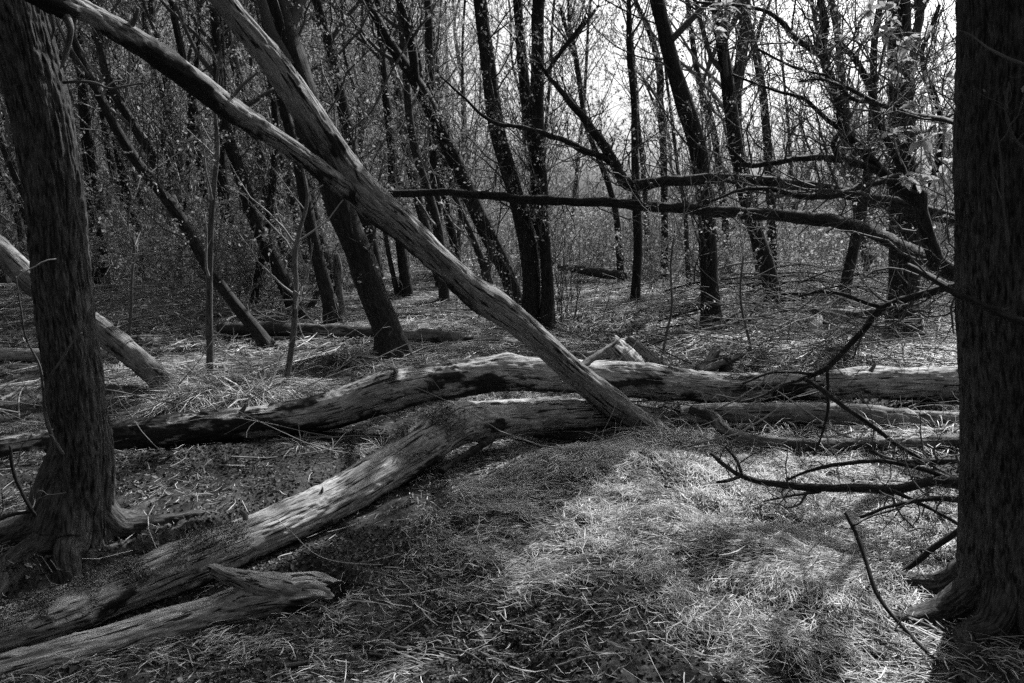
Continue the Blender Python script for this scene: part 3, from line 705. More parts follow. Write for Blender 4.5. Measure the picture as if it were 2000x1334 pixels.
T('broad shadowy tree trunk just right of the large left tree', flat([(198, 565, 18), (196, 500, 15), (190, 440, 14), (182, 380, 13), (172, 300, 12), (165, 220, 11), (158, 120, 10)]), H=11, seed=next(S), leafn=1.5)
T('dark tree with mossy bark rising through the left thicket to the frame top', (lambda p: (p, 13.0))([(500, 590, 12), (480, 540, 12), (455, 470, 12), (440, 400, 12), (432, 330, 12), (430, 260, 11), (432, 180, 10), (430, 100, 9), (428, 20, 8)]), H=12, seed=next(S), leafn=1.6)
T('thin dark tree in the left thicket passing behind the dead side stem', (lambda p: (p, 14.5))([(430, 560, 8), (415, 480, 8), (400, 380, 8), (388, 300, 9), (380, 230, 9), (366, 150, 8), (350, 80, 7), (335, 0, 6)]), H=12, seed=next(S), leafn=1.6)
T('heavy dark tree trunk standing left of the massive right tree', flat([(1765, 664, 42), (1763, 600, 33), (1766, 540, 32), (1768, 480, 32), (1766, 420, 31), (1764, 350, 28), (1762, 280, 26), (1762, 200, 25), (1758, 100, 24), (1755, 0, 22), (1752, -50, 18)]), H=5.2, seed=next(S), root=.4, leafn=.8, crown=.8)
T('leaning tree in the brush pile between dark tree and heavy trunk', flat([(1645, 588, 13), (1655, 540, 12), (1666, 490, 11), (1678, 430, 11), (1690, 370, 10), (1700, 300, 9), (1705, 200, 8), (1708, 80, 7)]), H=11, seed=next(S), leafn=.7, crown=.8)
T('slim tree against the bright sky right of the stout curving tree', (lambda p: (p, 16.0))([(1510, 540, 10), (1508, 440, 10), (1502, 340, 9), (1496, 240, 8), (1488, 170, 8), (1475, 100, 7), (1458, 30, 6), (1450, -10, 5)]), H=12, seed=next(S), leafn=.5, crown=.6)
T('crooked slim pale tree against the bright sky left of the stout curving tree', (lambda p: (p, 17.0))([(1300, 520, 8), (1298, 420, 7), (1297, 340, 7), (1294, 260, 7), (1288, 200, 7), (1290, 150, 7), (1278, 90, 6), (1262, 45, 5), (1245, 10, 4)]), H=7, seed=next(S), leafn=.4, crown=.5)
T('forked slim tree with ragged top against the sky right of the central clump', (lambda p: (p, 16.5))([(1215, 520, 7), (1200, 400, 6), (1150, 260, 5), (1140, 220, 5), (1132, 160, 5), (1124, 110, 5), (1118, 80, 5)]), H=5.6, seed=next(S), leafn=.4, crown=.5,
  limbs=[[(1130, 150, 4, 16.5), (1122, 100, 4, 16.5), (1104, 50, 3.5, 16.5), (1095, 15, 3, 16.5)], [(1112, 85, 4, 16.5), (1130, 62, 4, 16.5), (1148, 40, 3, 16.5), (1170, 10, 2.5, 16.5)]])
T('thin tree just right of the slim straight tree, rising against the sky', (lambda p: (p, 19))([(1270, 500, 6), (1262, 420, 5), (1255, 320, 5), (1246, 240, 4.5), (1240, 150, 4), (1232, 60, 3.5)]), H=9, seed=next(S), leafn=.4)
T('slim tree curving between the stout tree and the dark tree in the sky gap', (lambda p: (p, 18))([(1430, 520, 8), (1415, 420, 7), (1405, 330, 7), (1392, 250, 7), (1372, 185, 7), (1360, 130, 6), (1350, 60, 5), (1342, 0, 4)]), H=11, seed=next(S), leafn=.4, crown=.6)
T('faint distant tree leaning left in the centre behind the horizontal bough', (lambda p: (p, 18))([(900, 545, 8), (885, 470, 8), (870, 400, 8), (862, 320, 8), (858, 240, 7), (852, 140, 6)]), H=12, seed=next(S))
# snag with round broken top
log('dead_snag', 'short dead snag with a rounded broken top left of the wide-footed tree', [(655, 496, 7, 11.5), (660, 520, 8, 11.5), (662, 560, 7, 11.5), (668, 600, 7, 11.5), (672, 640, 9, 11.5)], WOODD, 91, 14, .03, bare=.6, cat='snag')
log('dead_snag', 'dark stick-like snag leaning right at the foot of the straight dark tree', [(600, 612, 5, 12), (612, 590, 5, 12), (622, 568, 3, 12)], WOODD, 92, 8, .03, bare=.3, cat='snag')
log('dead_snag', 'forked dark dead stub leaning left of the central clump', [(935, 580, 8, 12.5), (945, 545, 8, 12.5), (955, 505, 7, 12.6), (962, 470, 6, 12.6)], WOODD, 93, 10, .03, bare=.2, cat='snag')

# ------------------------------------------------------------------ saplings
def sapling(label, pp, d, seed, n=8):
    rg = np.random.default_rng(seed); q, r = path([(a, b, c, d) for a, b, c in pp], .03)
    rt = thing('sapling', label, 'sapling', (q[0, 0], q[0, 1], q[0, 2]))
    m = MB(); m.tube(q, r, 8, bark_disp(.0015, 60, seed)); m.build('stem', WOODD, rt)
    k = catmull(np.column_stack([q, r])[::max(1, len(q) // 12)], 14)
    a, b = grow(rg, k[None, :, :3], k[None, :, 3], n, .3, .9, 6, .5, .9, .2, .3, .5, .003); a2, b2 = grow(rg, a, b, 4, .1, .4, 4, .4, 1, .3, .2, .6, .0018)
    t = MB(); t.tubes(a, b, 4); t.tubes(a2, b2, 3); t.build('twigs', DEADTWIG, rt, stuff=True)
    l = MB(); l.leaves(along(rg, a2, 60, .01), .02, rg, .1); l.build('leaves', LEAF, rt, sm=False, stuff=True)
    return rt
sapling('straight grey sapling rising from the grassy hummock left of centre', [(409, 735, 8), (410, 680, 7), (408, 600, 7), (410, 520, 6), (412, 440, 6), (418, 360, 5), (425, 290, 4), (420, 200, 3), (430, 100, 3)], D(409, 730), 501)
sapling('thin crooked sapling between hummock and wide-footed tree', [(555, 762, 6), (565, 710, 6), (574, 640, 6), (578, 560, 5), (576, 500, 5), (585, 450, 4), (600, 390, 3), (590, 320, 2)], D(555, 757), 502)
sapling('very thin bent sapling right of the large left tree', [(252, 660, 3), (256, 600, 3), (258, 540, 2.5), (262, 480, 2.5), (250, 440, 2), (256, 380, 2)], 8.8, 503, 5)
sapling('thin whip standing behind the long log at centre right', [(1468, 700, 3), (1462, 660, 3), (1450, 610, 2.5), (1446, 560, 2), (1452, 500, 2)], 7.6, 504, 6)
sapling('thin dark whip standing right of the split stump piece', [(1290, 715, 3), (1300, 660, 2.5), (1312, 600, 2.5), (1310, 520, 2), (1318, 450, 1.5)], 7.8, 505, 6)
# basal shoots of the central clump
rg = np.random.default_rng(55)
sh = thing('sprout_clump', 'dense clump of thin upright shoots at the foot of the central clump', 'shoots', tuple(G(1045, 640)))
n = 90; b0 = G(1040, 625); A = np.stack([b0[0] + rg.normal(size=n) * .35, b0[1] + rg.normal(size=n) * .3, np.zeros(n)], -1); A[:, 2] = gh(A[:, 0], A[:, 1]) - .02
d = unit(np.stack([rg.normal(size=n) * .16, rg.normal(size=n) * .16, np.ones(n)], -1)); Q = np.empty((n, 6, 3)); Q[:, 0] = A; ln = rg.uniform(.5, 1.9, n)
for j in range(1, 6):
    d = unit(d + rg.normal(size=d.shape) * .09); Q[:, j] = Q[:, j - 1] + d * (ln / 5)[:, None]
R = np.linspace(1, .35, 6)[None] * rg.uniform(.003, .007, (n, 1)); m = MB(); m.tubes(Q, R, 4); a, b = grow(rg, Q, R, 4, .15, .5, 4, .4, .9, .25, .2, .5, .0018); m.tubes(a, b, 3)
m.build('shoots', TWIG, sh, stuff=True); m = MB(); m.leaves(along(rg, a, 500, .01), .022, rg, .1); m.build('leaves', LEAF, sh, sm=False, stuff=True)

# ------------------------------------------------------------------ horizontal boughs and the branchy tree on the right
def branchy(name, label, cat, origin, limbs, seed, mat_=BARK2, twigmat=TWIG, tw=(9, 5, 3), L1=(.25, .8), L2=(.12, .4), L3=(.05, .2), leaf=0, up=.3, lname='limb', leafs=.022, lmat=None, amp=.003, rmin=.0016, seg=10):
    rg = np.random.default_rng(seed); rt = thing(name, label, cat, tuple(origin)); t = MB(); lv = MB()
    for lp in limbs:
        q, r = path(lp, .018); L_ = np.arange(len(q)) * .018; kk_ = np.clip(r, .003, .02)[:, None] * .9; q = q + kk_ * np.stack([fbm(L_ * 5, 0 * L_ + seed, i_ * 9.1, seed, 3) for i_ in range(3)], -1); m = MB(); m.tube(q, r * (1 + .12 * fbm(q[:, 0] * 9, q[:, 1] * 9, q[:, 2] * 9, seed, 2)), seg, bark_disp(amp, 40, seed)); m.build(lname, mat_, rt)
        k = catmull(np.column_stack([q, r])[::max(1, len(q) // 14)], 16)
        ln = np.sum(np.linalg.norm(np.diff(k[:, :3], axis=0), axis=1)); n1 = max(2, int(tw[0] * ln))
        a, b = grow(rg, k[None, :, :3], k[None, :, 3], n1, *L1, 7, up, 1.0, .36, .05, .42, .0028); b = np.minimum(b, .007)
        a2, b2 = grow(rg, a, b, tw[1], *L2, 5, up, 1.0, .3, .15, .6, rmin * 1.3)
        t.tubes(a, b, 4); t.tubes(a2, b2, 3)
        if tw[2]: a3, b3 = grow(rg, a2, b2, tw[2], *L3, 4, up, 1.0, .3, .2, .7, rmin); t.tubes(a3, b3, 3)
        else: a3 = a2
        if leaf: lv.leaves(along(rg, a3, int(leaf * len(a3)), .012), rg.uniform(.5, 1.3, int(leaf * len(a3))) * leafs, rg, .1)
    t.build('twigs', twigmat, rt, stuff=True)
    if leaf: lv.build('leaves', lmat or LEAF, rt, sm=False, stuff=True)
    return rt
branchy('fallen_bough', 'long level dark bough stretching across behind the leaning dead tree to the right', 'bough', P(1300, 405, 8.5), [
    [(700, 378, 5, 10.6), (755, 378, 7, 10.4), (860, 376, 7, 10.1), (950, 381, 8, 9.8), (1040, 391, 9, 9.5), (1150, 393, 9, 9.1), (1240, 401, 10, 8.8), (1350, 408, 10, 8.4), (1440, 415, 11, 8.0), (1560, 424, 12, 7.4), (1650, 437, 13, 6.9), (1730, 465, 13, 6.4), (1800, 502, 14, 5.9), (1880, 545, 14, 5.4), (1980, 590, 14, 5.0), (2100, 640, 14, 4.6)]],
    601, tw=(5, 4, 2), up=.15, L1=(.2, .7))
branchy('fallen_bough', 'upper dark bough right of centre whose left end turns up into two bare limbs', 'bough', P(1400, 350, 8), [
    [(2000, 470, 16, 7.6), (1860, 430, 14, 7.8), (1760, 402, 13, 8.0), (1700, 390, 12, 8.1), (1620, 371, 11, 8.3), (1530, 358, 10, 8.4), (1450, 350, 10, 8.5), (1370, 350, 10, 8.6), (1290, 355, 10, 8.7), (1240, 362, 11, 8.8), (1218, 352, 11, 8.85), (1200, 320, 10, 8.9), (1180, 285, 9, 8.9), (1155, 250, 8, 8.9), (1130, 218, 7, 8.9), (1098, 180, 6, 8.9), (1068, 145, 4, 8.9), (1050, 110, 3, 8.9)],
    [(1205, 325, 7, 8.9), (1190, 313, 7, 8.9), (1160, 302, 6, 8.85), (1130, 290, 6, 8.8), (1095, 272, 5, 8.75), (1060, 260, 5, 8.7), (1020, 250, 4, 8.65), (980, 244, 4, 8.6), (940, 225, 3, 8.55), (900, 185, 2.5, 8.5), (860, 150, 1.5, 8.5)],
    [(1068, 143, 4, 8.9), (1095, 105, 4, 8.9), (1120, 75, 4, 8.9), (1145, 35, 3, 8.9)]],
    602, tw=(7, 4, 2), up=.4, leaf=.8)
d5 = 5.3
bt = branchy('branching_tree', 'many-limbed dark twisting tree with pale leaf rosettes beside the massive right trunk', 'tree', G(2040, 800), [
    [(2060, 720, 18, 5.0), (1960, 600, 17, 5.1), (1880, 545, 15, 5.2), (1838, 515, 14, 5.25), (1815, 475, 13, d5), (1800, 420, 13, d5), (1790, 375, 15, d5)],
    [(1795, 395, 13, d5), (1755, 365, 12, d5), (1715, 330, 11, d5), (1680, 290, 10, d5), (1652, 262, 9, d5), (1642, 235, 9, d5), (1640, 205, 8, d5), (1625, 165, 8, d5), (1612, 130, 8, d5), (1607, 100, 8, d5), (1610, 60, 7, d5), (1604, 20, 7, d5), (1600, -30, 6, d5)],
    [(1606, 110, 7, d5), (1580, 92, 6, 5.25), (1548, 70, 5, 5.2), (1528, 45, 5, 5.2), (1490, 20, 4, 5.1), (1450, 10, 3.5, 5.0), (1410, 8, 3, 4.9), (1360, 4, 2, 4.8)],
    [(1785, 385, 10, d5), (1758, 325, 8, 5.4), (1735, 280, 7, 5.4), (1715, 235, 7, 5.4), (1700, 180, 6, 5.4), (1680, 130, 6, 5.4), (1655, 100, 5, 5.4), (1638, 75, 4, 5.4), (1640, 30, 3, 5.4)],
    [(1730, 340, 8, d5), (1685, 322, 8, 5.25), (1640, 312, 7, 5.2), (1590, 306, 7, 5.15), (1540, 313, 6, 5.1), (1490, 318, 5, 5.05), (1460, 322, 5, 5.0), (1435, 302, 4, 4.95), (1418, 285, 3, 4.95)],
    [(1760, 345, 8, 5.2), (1700, 358, 7, 5.1), (1650, 374, 7, 5.0), (1590, 385, 6, 4.9), (1540, 376, 5, 4.85), (1490, 368, 4, 4.8), (1440, 374, 3, 4.75), (1390, 392, 2, 4.7)],
    [(1640, 250, 6, d5), (1610, 228, 5, d5), (1575, 196, 4, 5.2), (1550, 186, 3.5, 5.15), (1510, 176, 3, 5.1), (1470, 160, 2.5, 5.1), (1430, 145, 2, 5.1)],
    [(1700, 200, 4, 5.0), (1660, 190, 4, 4.95), (1620, 150, 3, 4.9), (1560, 135, 3, 4.8), (1480, 95, 2, 4.8)],
    [(1800, 380, 8, d5), (1830, 320, 7, 5.2), (1838, 250, 6, 5.1), (1822, 180, 5, 5.0), (1800, 110, 4, 5.0), (1815, 60, 4, 5.0), (1835, 10, 3, 5.0)],
    [(1790, 370, 6, d5), (1775, 290, 5, 5.4), (1755, 210, 4, 5.4), (1745, 130, 3, 5.4), (1750, 50, 3, 5.4)],
    [(1640, 310, 5, 5.2), (1628, 280, 5, 5.2), (1640, 255, 4, 5.25)],
    [(2000, 262, 6, 2.75), (1900, 245, 5, 3.2), (1800, 225, 5, 3.8), (1720, 205, 4, 4.3), (1650, 170, 3.5, 4.6), (1600, 155, 3, 4.8), (1560, 160, 2, 4.9)]],
    603, tw=(8, 5, 3), up=.35, L1=(.25, .75), leaf=.35, leafs=.018, amp=.0035)
# leaf rosettes with drooping catkins
def rosette(seed, big):
    rg = np.random.default_rng(seed); m = MB(); n = rg.integers(7, 11)
    for i in range(n):
        a = rg.uniform(0, 6.28); el = rg.uniform(-.2, 1.0); L = rg.uniform(.035, .06) * big; w = L * .26
        dv = np.array([math.cos(a) * math.cos(el), math.sin(a) * math.cos(el), math.sin(el)]); sd = unit(np.cross(dv, [0, 0, 1.0]))
        t = np.linspace(0, 1, 5); cen = dv[None] * (t * L)[:, None] + np.array([0, 0, -1.0])[None] * (t ** 2 * L * .35)[:, None]
        ww = np.array([.15, .75, 1, .7, .05]) * w
        up = np.cross(sd, dv) * .25
        v = np.stack([cen - sd * ww[:, None] + up * ww[:, None], cen, cen + sd * ww[:, None] + up * ww[:, None]], 1)
        ix = np.arange(15).reshape(5, 3)
        m.add(v, np.vstack([np.stack([ix[:-1, 0], ix[:-1, 1], ix[1:, 1], ix[1:, 0]], -1), np.stack([ix[:-1, 1], ix[:-1, 2], ix[1:, 2], ix[1:, 1]], -1)]), None, None, rg.random())
    k = rg.integers(0, 5)
    if k:
        Q = np.zeros((k, 6, 3)); s = rg.normal(size=(k, 3)) * .012
        for j in range(1, 6):
            s[:, 2] = 0; Q[:, j] = Q[:, j - 1] + s * .6 + [0, 0, -.016 * big]
        m.tubes(Q, np.full((k, 6), .003), 4, np.full(k, .4))
    return m.mesh('leaf_rosette', FLOWER)
ros = [rosette(900 + i, 1.0 + .25 * (i % 3)) for i in range(7)]
rg = np.random.default_rng(77)
spots = [(1745, 40, 4.4), (1735, 62, 4.4), (1770, 95, 4.5), (1748, 100, 4.4), (1765, 110, 4.6), (1760, 118, 4.3), (1775, 80, 4.5), (1790, 130, 4.5), (1805, 150, 4.6), (1820, 165, 4.4), (1740, 145, 4.6), (1755, 160, 4.5), (1800, 185, 4.4), (1812, 195, 4.5), (1830, 205, 4.6), (1785, 210, 4.5),
         (1745, 262, 4.2), (1760, 268, 4.2), (1790, 262, 4.2), (1800, 275, 4.2), (1815, 300, 4.4), (1780, 300, 4.5), (1790, 340, 4.5), (1800, 352, 4.6), (1770, 352, 4.4), (1835, 240, 4.4), (1845, 260, 4.4), (1650, 75, 4.8), (1630, 90, 4.8), (1405, 20, 4.6), (1418, 12, 4.6), (1410, 40, 4.6), (1395, 60, 4.7), (1690, 70, 4.8), (1820, 60, 4.6), (1840, 100, 4.5), (1730, 20, 4.5), (1850, 320, 4.6), (1840, 350, 4.6), (1700, 20, 4.7), (1850, 150, 4.6)]
def add_rosette(parent, p, i):
    o = bpy.data.objects.new('leaf_rosette', ros[i % 7]); col.objects.link(o); o.parent = parent
    o.location = Vector(p) - parent.location; o.rotation_euler = (rg.uniform(-.7, .7), rg.uniform(-.7, .7), rg.uniform(0, 6.28)); s = rg.uniform(.8, 1.25); o.scale = (s, s, s)
tp = MB(); Qs = []
for i, (x, y, d_) in enumerate(spots):
    p = P(x, y, d_); add_rosette(bt, p, i)
    e = p + rg.normal(size=3) * [.25, .1, .25] + [0.0, .15, -.1]; t = np.linspace(0, 1, 5)[:, None]
    Qs.append(e * (1 - t) + p * t + rg.normal(size=(5, 3)) * .012 * np.sin(t * 3.14))
tp.tubes(np.array(Qs), np.full((len(Qs), 5), .003) * np.linspace(1.5, .7, 5)[None], 4); tp.build('side_twigs', TWIG, bt, stuff=True)

branchy('hanging_branch', 'dark branch crossing in front of the massive right trunk', 'branch', P(1900, 590, 2.7), [
    [(2120, 665, 8, 2.55), (2000, 628, 8, 2.65), (1930, 600, 7.5, 2.75), (1860, 566, 7, 2.9), (1810, 540, 6, 3.05), (1772, 520, 5, 3.15)]], 611, tw=(5, 3, 1), L1=(.08, .28), L2=(.05, .14), L3=(.03, .08), up=.1, rmin=.001, seg=12)
branchy('hanging_branch', 'forked bare branch reaching down and left over the long log on the right', 'branch', P(1720, 600, 4.4), [
    [(1960, 540, 9, 4.3), (1860, 562, 8, 4.35), (1800, 577, 8, 4.4), (1750, 590, 7, 4.4), (1722, 600, 7, 4.4), (1690, 640, 6.5, 4.4), (1650, 680, 6, 4.38), (1610, 718, 6, 4.35), (1570, 738, 5, 4.35), (1530, 750, 4, 4.3), (1490, 772, 3, 4.3), (1440, 785, 2, 4.25)],
    [(1722, 600, 5, 4.4), (1680, 588, 4, 4.4), (1640, 575, 4, 4.4), (1600, 570, 3, 4.4), (1560, 580, 2, 4.4)],
    [(1590, 730, 4, 4.35), (1550, 728, 3, 4.3), (1500, 730, 2.5, 4.25), (1450, 750, 2, 4.2)]], 612, tw=(9, 4, 2), L1=(.12, .5), L2=(.06, .25), L3=(.03, .12), up=-.02, rmin=.0012)
branchy('hanging_branch', 'thin dark branch hanging down across the grass-covered log on the right', 'branch', P(1640, 800, 4.2), [
    [(1570, 740, 5, 4.35), (1610, 765, 5, 4.2), (1650, 795, 5, 4.1), (1700, 830, 4.5, 4.0), (1750, 870, 4, 3.9), (1800, 900, 4, 3.85), (1850, 925, 3, 3.8)],
    [(1615, 715, 3.5, 4.3), (1616, 760, 3.5, 4.3), (1618, 800, 3, 4.25), (1605, 850, 2.5, 4.2), (1590, 890, 2, 4.15)]], 613, tw=(10, 4, 2), L1=(.1, .4), L2=(.06, .2), L3=(.03, .1), up=-.05, rmin=.0012)
branchy('dead_branch', 'dark knobbly dead branch low over the sunlit grass left of the massive trunk', 'branch', P(1640, 955, 3.6), [
    [(2000, 930, 13, 3.5), (1920, 936, 12, 3.5), (1870, 942, 11, 3.55), (1820, 938, 9, 3.6), (1760, 954, 9, 3.62), (1680, 957, 9, 3.65), (1600, 956, 8, 3.7), (1530, 948, 7, 3.75), (1480, 940, 6, 3.8), (1445, 930, 5, 3.8), (1415, 910, 4.5, 3.85), (1388, 885, 3, 3.9)],
    [(1445, 930, 4, 3.8), (1425, 938, 3.5, 3.75), (1400, 941, 3, 3.7)], [(1447, 925, 3.5, 3.8), (1435, 895, 3, 3.85), (1412, 868, 2, 3.9)],
    [(1850, 935, 5, 3.6), (1790, 912, 4.5, 3.65), (1720, 900, 4.5, 3.7), (1640, 906, 4, 3.75), (1580, 920, 3.5, 3.8), (1535, 940, 2.5, 3.8)],
    [(1740, 958, 4, 3.6), (1800, 985, 4, 3.55), (1850, 1010, 4, 3.5), (1880, 1030, 3, 3.5)],
    [(1600, 960, 4, 3.7), (1560, 965, 3, 3.65), (1520, 972, 2.5, 3.6), (1490, 980, 1.5, 3.6)]], 614, tw=(9, 3, 2), L1=(.08, .4), L2=(.05, .2), L3=(.03, .1), up=.0, rmin=.0012, amp=.003)
branchy('dead_branch', 'bare branch touching the right trunk just above the knobbly dead branch', 'branch', P(1800, 900, 3.7), [
    [(1960, 895, 8, 3.6), (1870, 900, 7, 3.7), (1800, 902, 7, 3.8), (1740, 896, 5, 3.9), (1700, 880, 4, 4.0)], [(1960, 985, 7, 3.5), (1870, 976, 6, 3.5), (1800, 975, 5, 3.5), (1740, 988, 4, 3.5), (1680, 1010, 3, 3.5)]], 615, tw=(9, 3, 2), L1=(.08, .4), L2=(.05, .2), L3=(.03, .1), up=.0, rmin=.0012)
branchy('dead_branch', 'straight dark branch slanting from the right trunk down to the ground', 'branch', P(1790, 1100, 3.2), [
    [(1890, 1022, 7, 3.2), (1860, 1043, 7, 3.22), (1820, 1072, 7, 3.24), (1780, 1105, 6.5, 3.24), (1745, 1130, 6, 3.22), (1712, 1155, 5, 3.2)]], 616, tw=(4, 2, 0), L1=(.08, .3), L2=(.05, .15), L3=(.03, .1), up=.0, rmin=.0012)
branchy('dead_branch', 'thin bent whip rising from the lower right corner over the grass', 'branch', P(1750, 1200, 2.8), [
    [(1900, 1370, 5, 2.45), (1860, 1322, 5, 2.55), (1800, 1262, 4.5, 2.65), (1750, 1208, 4.5, 2.75), (1712, 1155, 4.5, 2.85), (1690, 1100, 4, 2.95), (1670, 1040, 3.5, 3.05), (1652, 1000, 3, 3.1)], [(1665, 1025, 3, 3.05), (1700, 1010, 2.5, 3.1), (1760, 990, 2, 3.1), (1830, 950, 1.5, 3.15)]], 617, tw=(5, 2, 0), L1=(.08, .3), L2=(.05, .15), L3=(.03, .1), up=.1, rmin=.0012)
# pale thin branches in front of the left tree and at the top left
branchy('thin_branch', 'pale thin crooked twig reaching right from the large left tree high up', 'branch', P(200, 160, 3.4), [[(122, 160, 3, 3.5), (160, 158, 3, 3.5), (190, 162, 2.5, 3.5), (215, 172, 2.2, 3.5), (245, 168, 2, 3.5), (280, 162, 1.5, 3.5)]], 621, twigmat=DEADTWIG, mat_=WOODD, tw=(6, 1, 0), L1=(.05, .2), L2=(.03, .1), up=.1, amp=.001, rmin=.0009, seg=6)
branchy('climbing_stem', 'thin pale vine stem curving up the front of the large left tree', 'vine', P(100, 950, 3.3), [[(122, 888, 4, 3.4), (100, 850, 4.5, 3.4), (86, 800, 3.5, 3.38), (90, 750, 3.5, 3.38), (118, 705, 3, 3.4), (140, 670, 2.5, 3.42), (160, 650, 1.5, 3.45)], [(86, 800, 2.5, 3.38), (78, 720, 2.5, 3.3), (50, 660, 2, 3.25), (40, 600, 2, 3.2), (30, 540, 1.5, 3.2)]], 622, twigmat=DEADTWIG, mat_=WOODD, tw=(3, 1, 0), L1=(.05, .25), L2=(.03, .1), up=.2, amp=.001, rmin=.0009, seg=6)
branchy('thin_branch', 'spray of bare twigs reaching into the picture from the far left edge', 'branch', P(20, 900, 3.4), [[(-40, 1040, 4, 3.3), (10, 1010, 3.5, 3.3), (60, 1000, 3, 3.3)], [(70, 1010, 4, 3.2), (40, 960, 3.5, 3.2), (22, 915, 3, 3.2), (18, 870, 2.5, 3.2)]], 623, tw=(5, 2, 0), L1=(.08, .3), L2=(.05, .12), up=.3, rmin=.001, seg=6)
branchy('thin_branch', 'thin dark twigs with drooping leaves hanging at the top right corner', 'branch', P(1950, 200, 2.7), [[(2080, 150, 4, 2.5), (2000, 125, 3.5, 2.6), (1940, 100, 3, 2.7), (1900, 72, 2.5, 2.8), (1870, 60, 2, 2.85)], [(2060, 320, 4, 2.6), (1990, 280, 3.5, 2.7), (1965, 220, 3, 2.7), (1970, 160, 2, 2.7)], [(1970, 480, 3, 2.75), (1960, 400, 3, 2.72), (1955, 320, 2.5, 2.7), (1945, 250, 2, 2.7)]], 624, tw=(7, 3, 0), L1=(.08, .3), L2=(.05, .15), up=.1, rmin=.001, mat_=TWIG, seg=6, leaf=.3, leafs=.014)

def shade_limb(parent, pts, n, rad, seed, start):  # unseen limb, twigs and leaves, added above the frame to shade the ground
    rg = np.random.default_rng(seed); g_ = [np.array([x + SUN[0] / SUN[2] * z, y + SUN[1] / SUN[2] * z, z]) for x, y, z in pts]
    c = catmull(np.vstack([np.array(start)[None], g_]), 30); m = MB(); m.tube(c, np.linspace(.045, .012, 30), 8); m.build('limb', BARK2, parent)
    k = catmull(np.array(g_), 14)[None]; a, b = grow(rg, k, np.full((1, 14), .015), 30, .2, rad * 1.6, 5, .1, 1, .3, .0, .5, .004); a2, b2 = grow(rg, a, b, 4, .1, rad * .8, 4, .1, 1, .3, .2, .6, .003)
    t = MB(); t.tubes(a, b, 3); t.tubes(a2, b2, 3); t.build('shade_limb_twigs', TWIG, parent, stuff=True)
    l = MB(); l.leaves(along(rg, a2, n, .06), rg.uniform(.6, 1.5, n) * .075, rg, .4); l.build('shade_limb_leaves', LEAF, parent, sm=False, stuff=True)
cl = [o_ for o_ in col.objects if o_.get('label', '').startswith('heavy dark tree trunk')][0]
shade_limb(cl, [(1.1, 5.3, 5.1), (.75, 5.0, 5.1), (.3, 4.45, 5.0), (-.15, 3.95, 5.0)], 2800, .25, 41, [cl.location.x - .05, cl.location.y, 5.0])
cl = [o_ for o_ in col.objects if o_.get('label', '').startswith('stout tree with flared')][0]
shade_limb(cl, [(-.25, 3.8, 5.2), (-.5, 3.4, 5.2), (-.75, 3.1, 5.2), (-1.0, 2.9, 5.2)], 2600, .32, 42, [cl.location.x - .75, cl.location.y, 5.0])
shade_limb(cl, [(-.7, 3.2, 5.6), (-1.2, 3.0, 5.7), (-1.7, 3.0, 5.7)], 1800, .5, 43, [cl.location.x - .75, cl.location.y, 5.1])

# ------------------------------------------------------------------ background trees (copies of a few prototypes)
def proto(seed, lean, H, r, leafn):
    rg = np.random.default_rng(seed)
    rt = thing('slender_tree', 'proto', 'tree', (0, 0, 0))
    n = 9; z = np.linspace(0, H, n); x = -lean * z * (1 - .25 * z / H) + np.cumsum(rg.normal(size=n) * .10); y = np.cumsum(rg.normal(size=n) * .12); x -= x[0]; y -= y[0]
    c = np.stack([x, y, z - .15, r * np.linspace(1.15, .3, n) * np.where(np.arange(n) == 0, 1.25, 1)], -1); q = catmull(c, 60)
    m = MB(); m.tube(q[:, :3], q[:, 3], 8, bark_disp(.008, 14, seed)); m.build('trunk', BARKF, rt)
    k = catmull(c, 26)
    a1, b1 = grow(rg, k[None, :, :3], k[None, :, 3], 26, 1.0, 3.2, 6, .6, .8, .16, .12, .42, .009); b1 = np.minimum(b1, .03)
    a2, b2 = grow(rg, a1, b1, 5, .5, 1.5, 5, .35, .9, .24, .15, .55, .005)
    a3, b3 = grow(rg, a2, b2, 3, .2, .7, 4, .3, 1.0, .3, .2, .6, .0032)
    t = MB(); t.tubes(a1, b1, 3); t.tubes(a2, b2, 3); t.tubes(a3, b3, 3); t.build('twigs', BACKLITTWIG, rt, stuff=True)
    nL = int(3200 * leafn); l = MB(); l.leaves(np.vstack([along(rg, a3, nL, .015), along(rg, k[None, :, :3], nL // 20, .12)]), rg.uniform(.5, 1.6, nL + nL // 20) * .030, rg, .1); l.build('leaves', LEAF, rt, sm=False, stuff=True)
    return rt
protos = [proto(300 + i, ln, hh, rr, lf) for i, (ln, hh, rr, lf) in enumerate([(.18, 11, .085, 1), (.30, 10, .09, 1.1), (.05, 11, .07, .9), (.45, 9, .08, 1.2), (-.10, 10, .055, 1), (.22, 12, .11, 1), (.12, 8, .05, 1.2)])]
rg = np.random.default_rng(99)
MARKS = [(60, 'the pale leaning log'), (150, 'the large left tree'), (300, 'the splayed pair'), (410, 'the grey sapling'), (510, 'the thin right-leaning tree'), (600, 'the curved dark tree'), (665, 'the rounded snag'), (745, 'the wide-footed tree'), (850, 'the upright speckled tree'), (940, 'the forked stub'), (1045, 'the central clump'),
         (1140, 'the far log'), (1241, 'the slim lone tree'), (1385, 'the stout curving tree'), (1490, 'the dark leaning tree'), (1665, 'the brush pile tree'), (1768, 'the heavy right trunk'), (1900, 'the massive right tree')]
def near_mark(px):
    x_, n_ = min(MARKS, key=lambda w: abs(w[0] - px)); return ('left of ' if px < x_ - 12 else 'right of ' if px > x_ + 12 else 'behind ') + n_
used = set(); placed = []
def hidden(x, y):
    return any((x - a) ** 2 + (y - b) ** 2 < .6 for a, b in placed)
cnt = 0
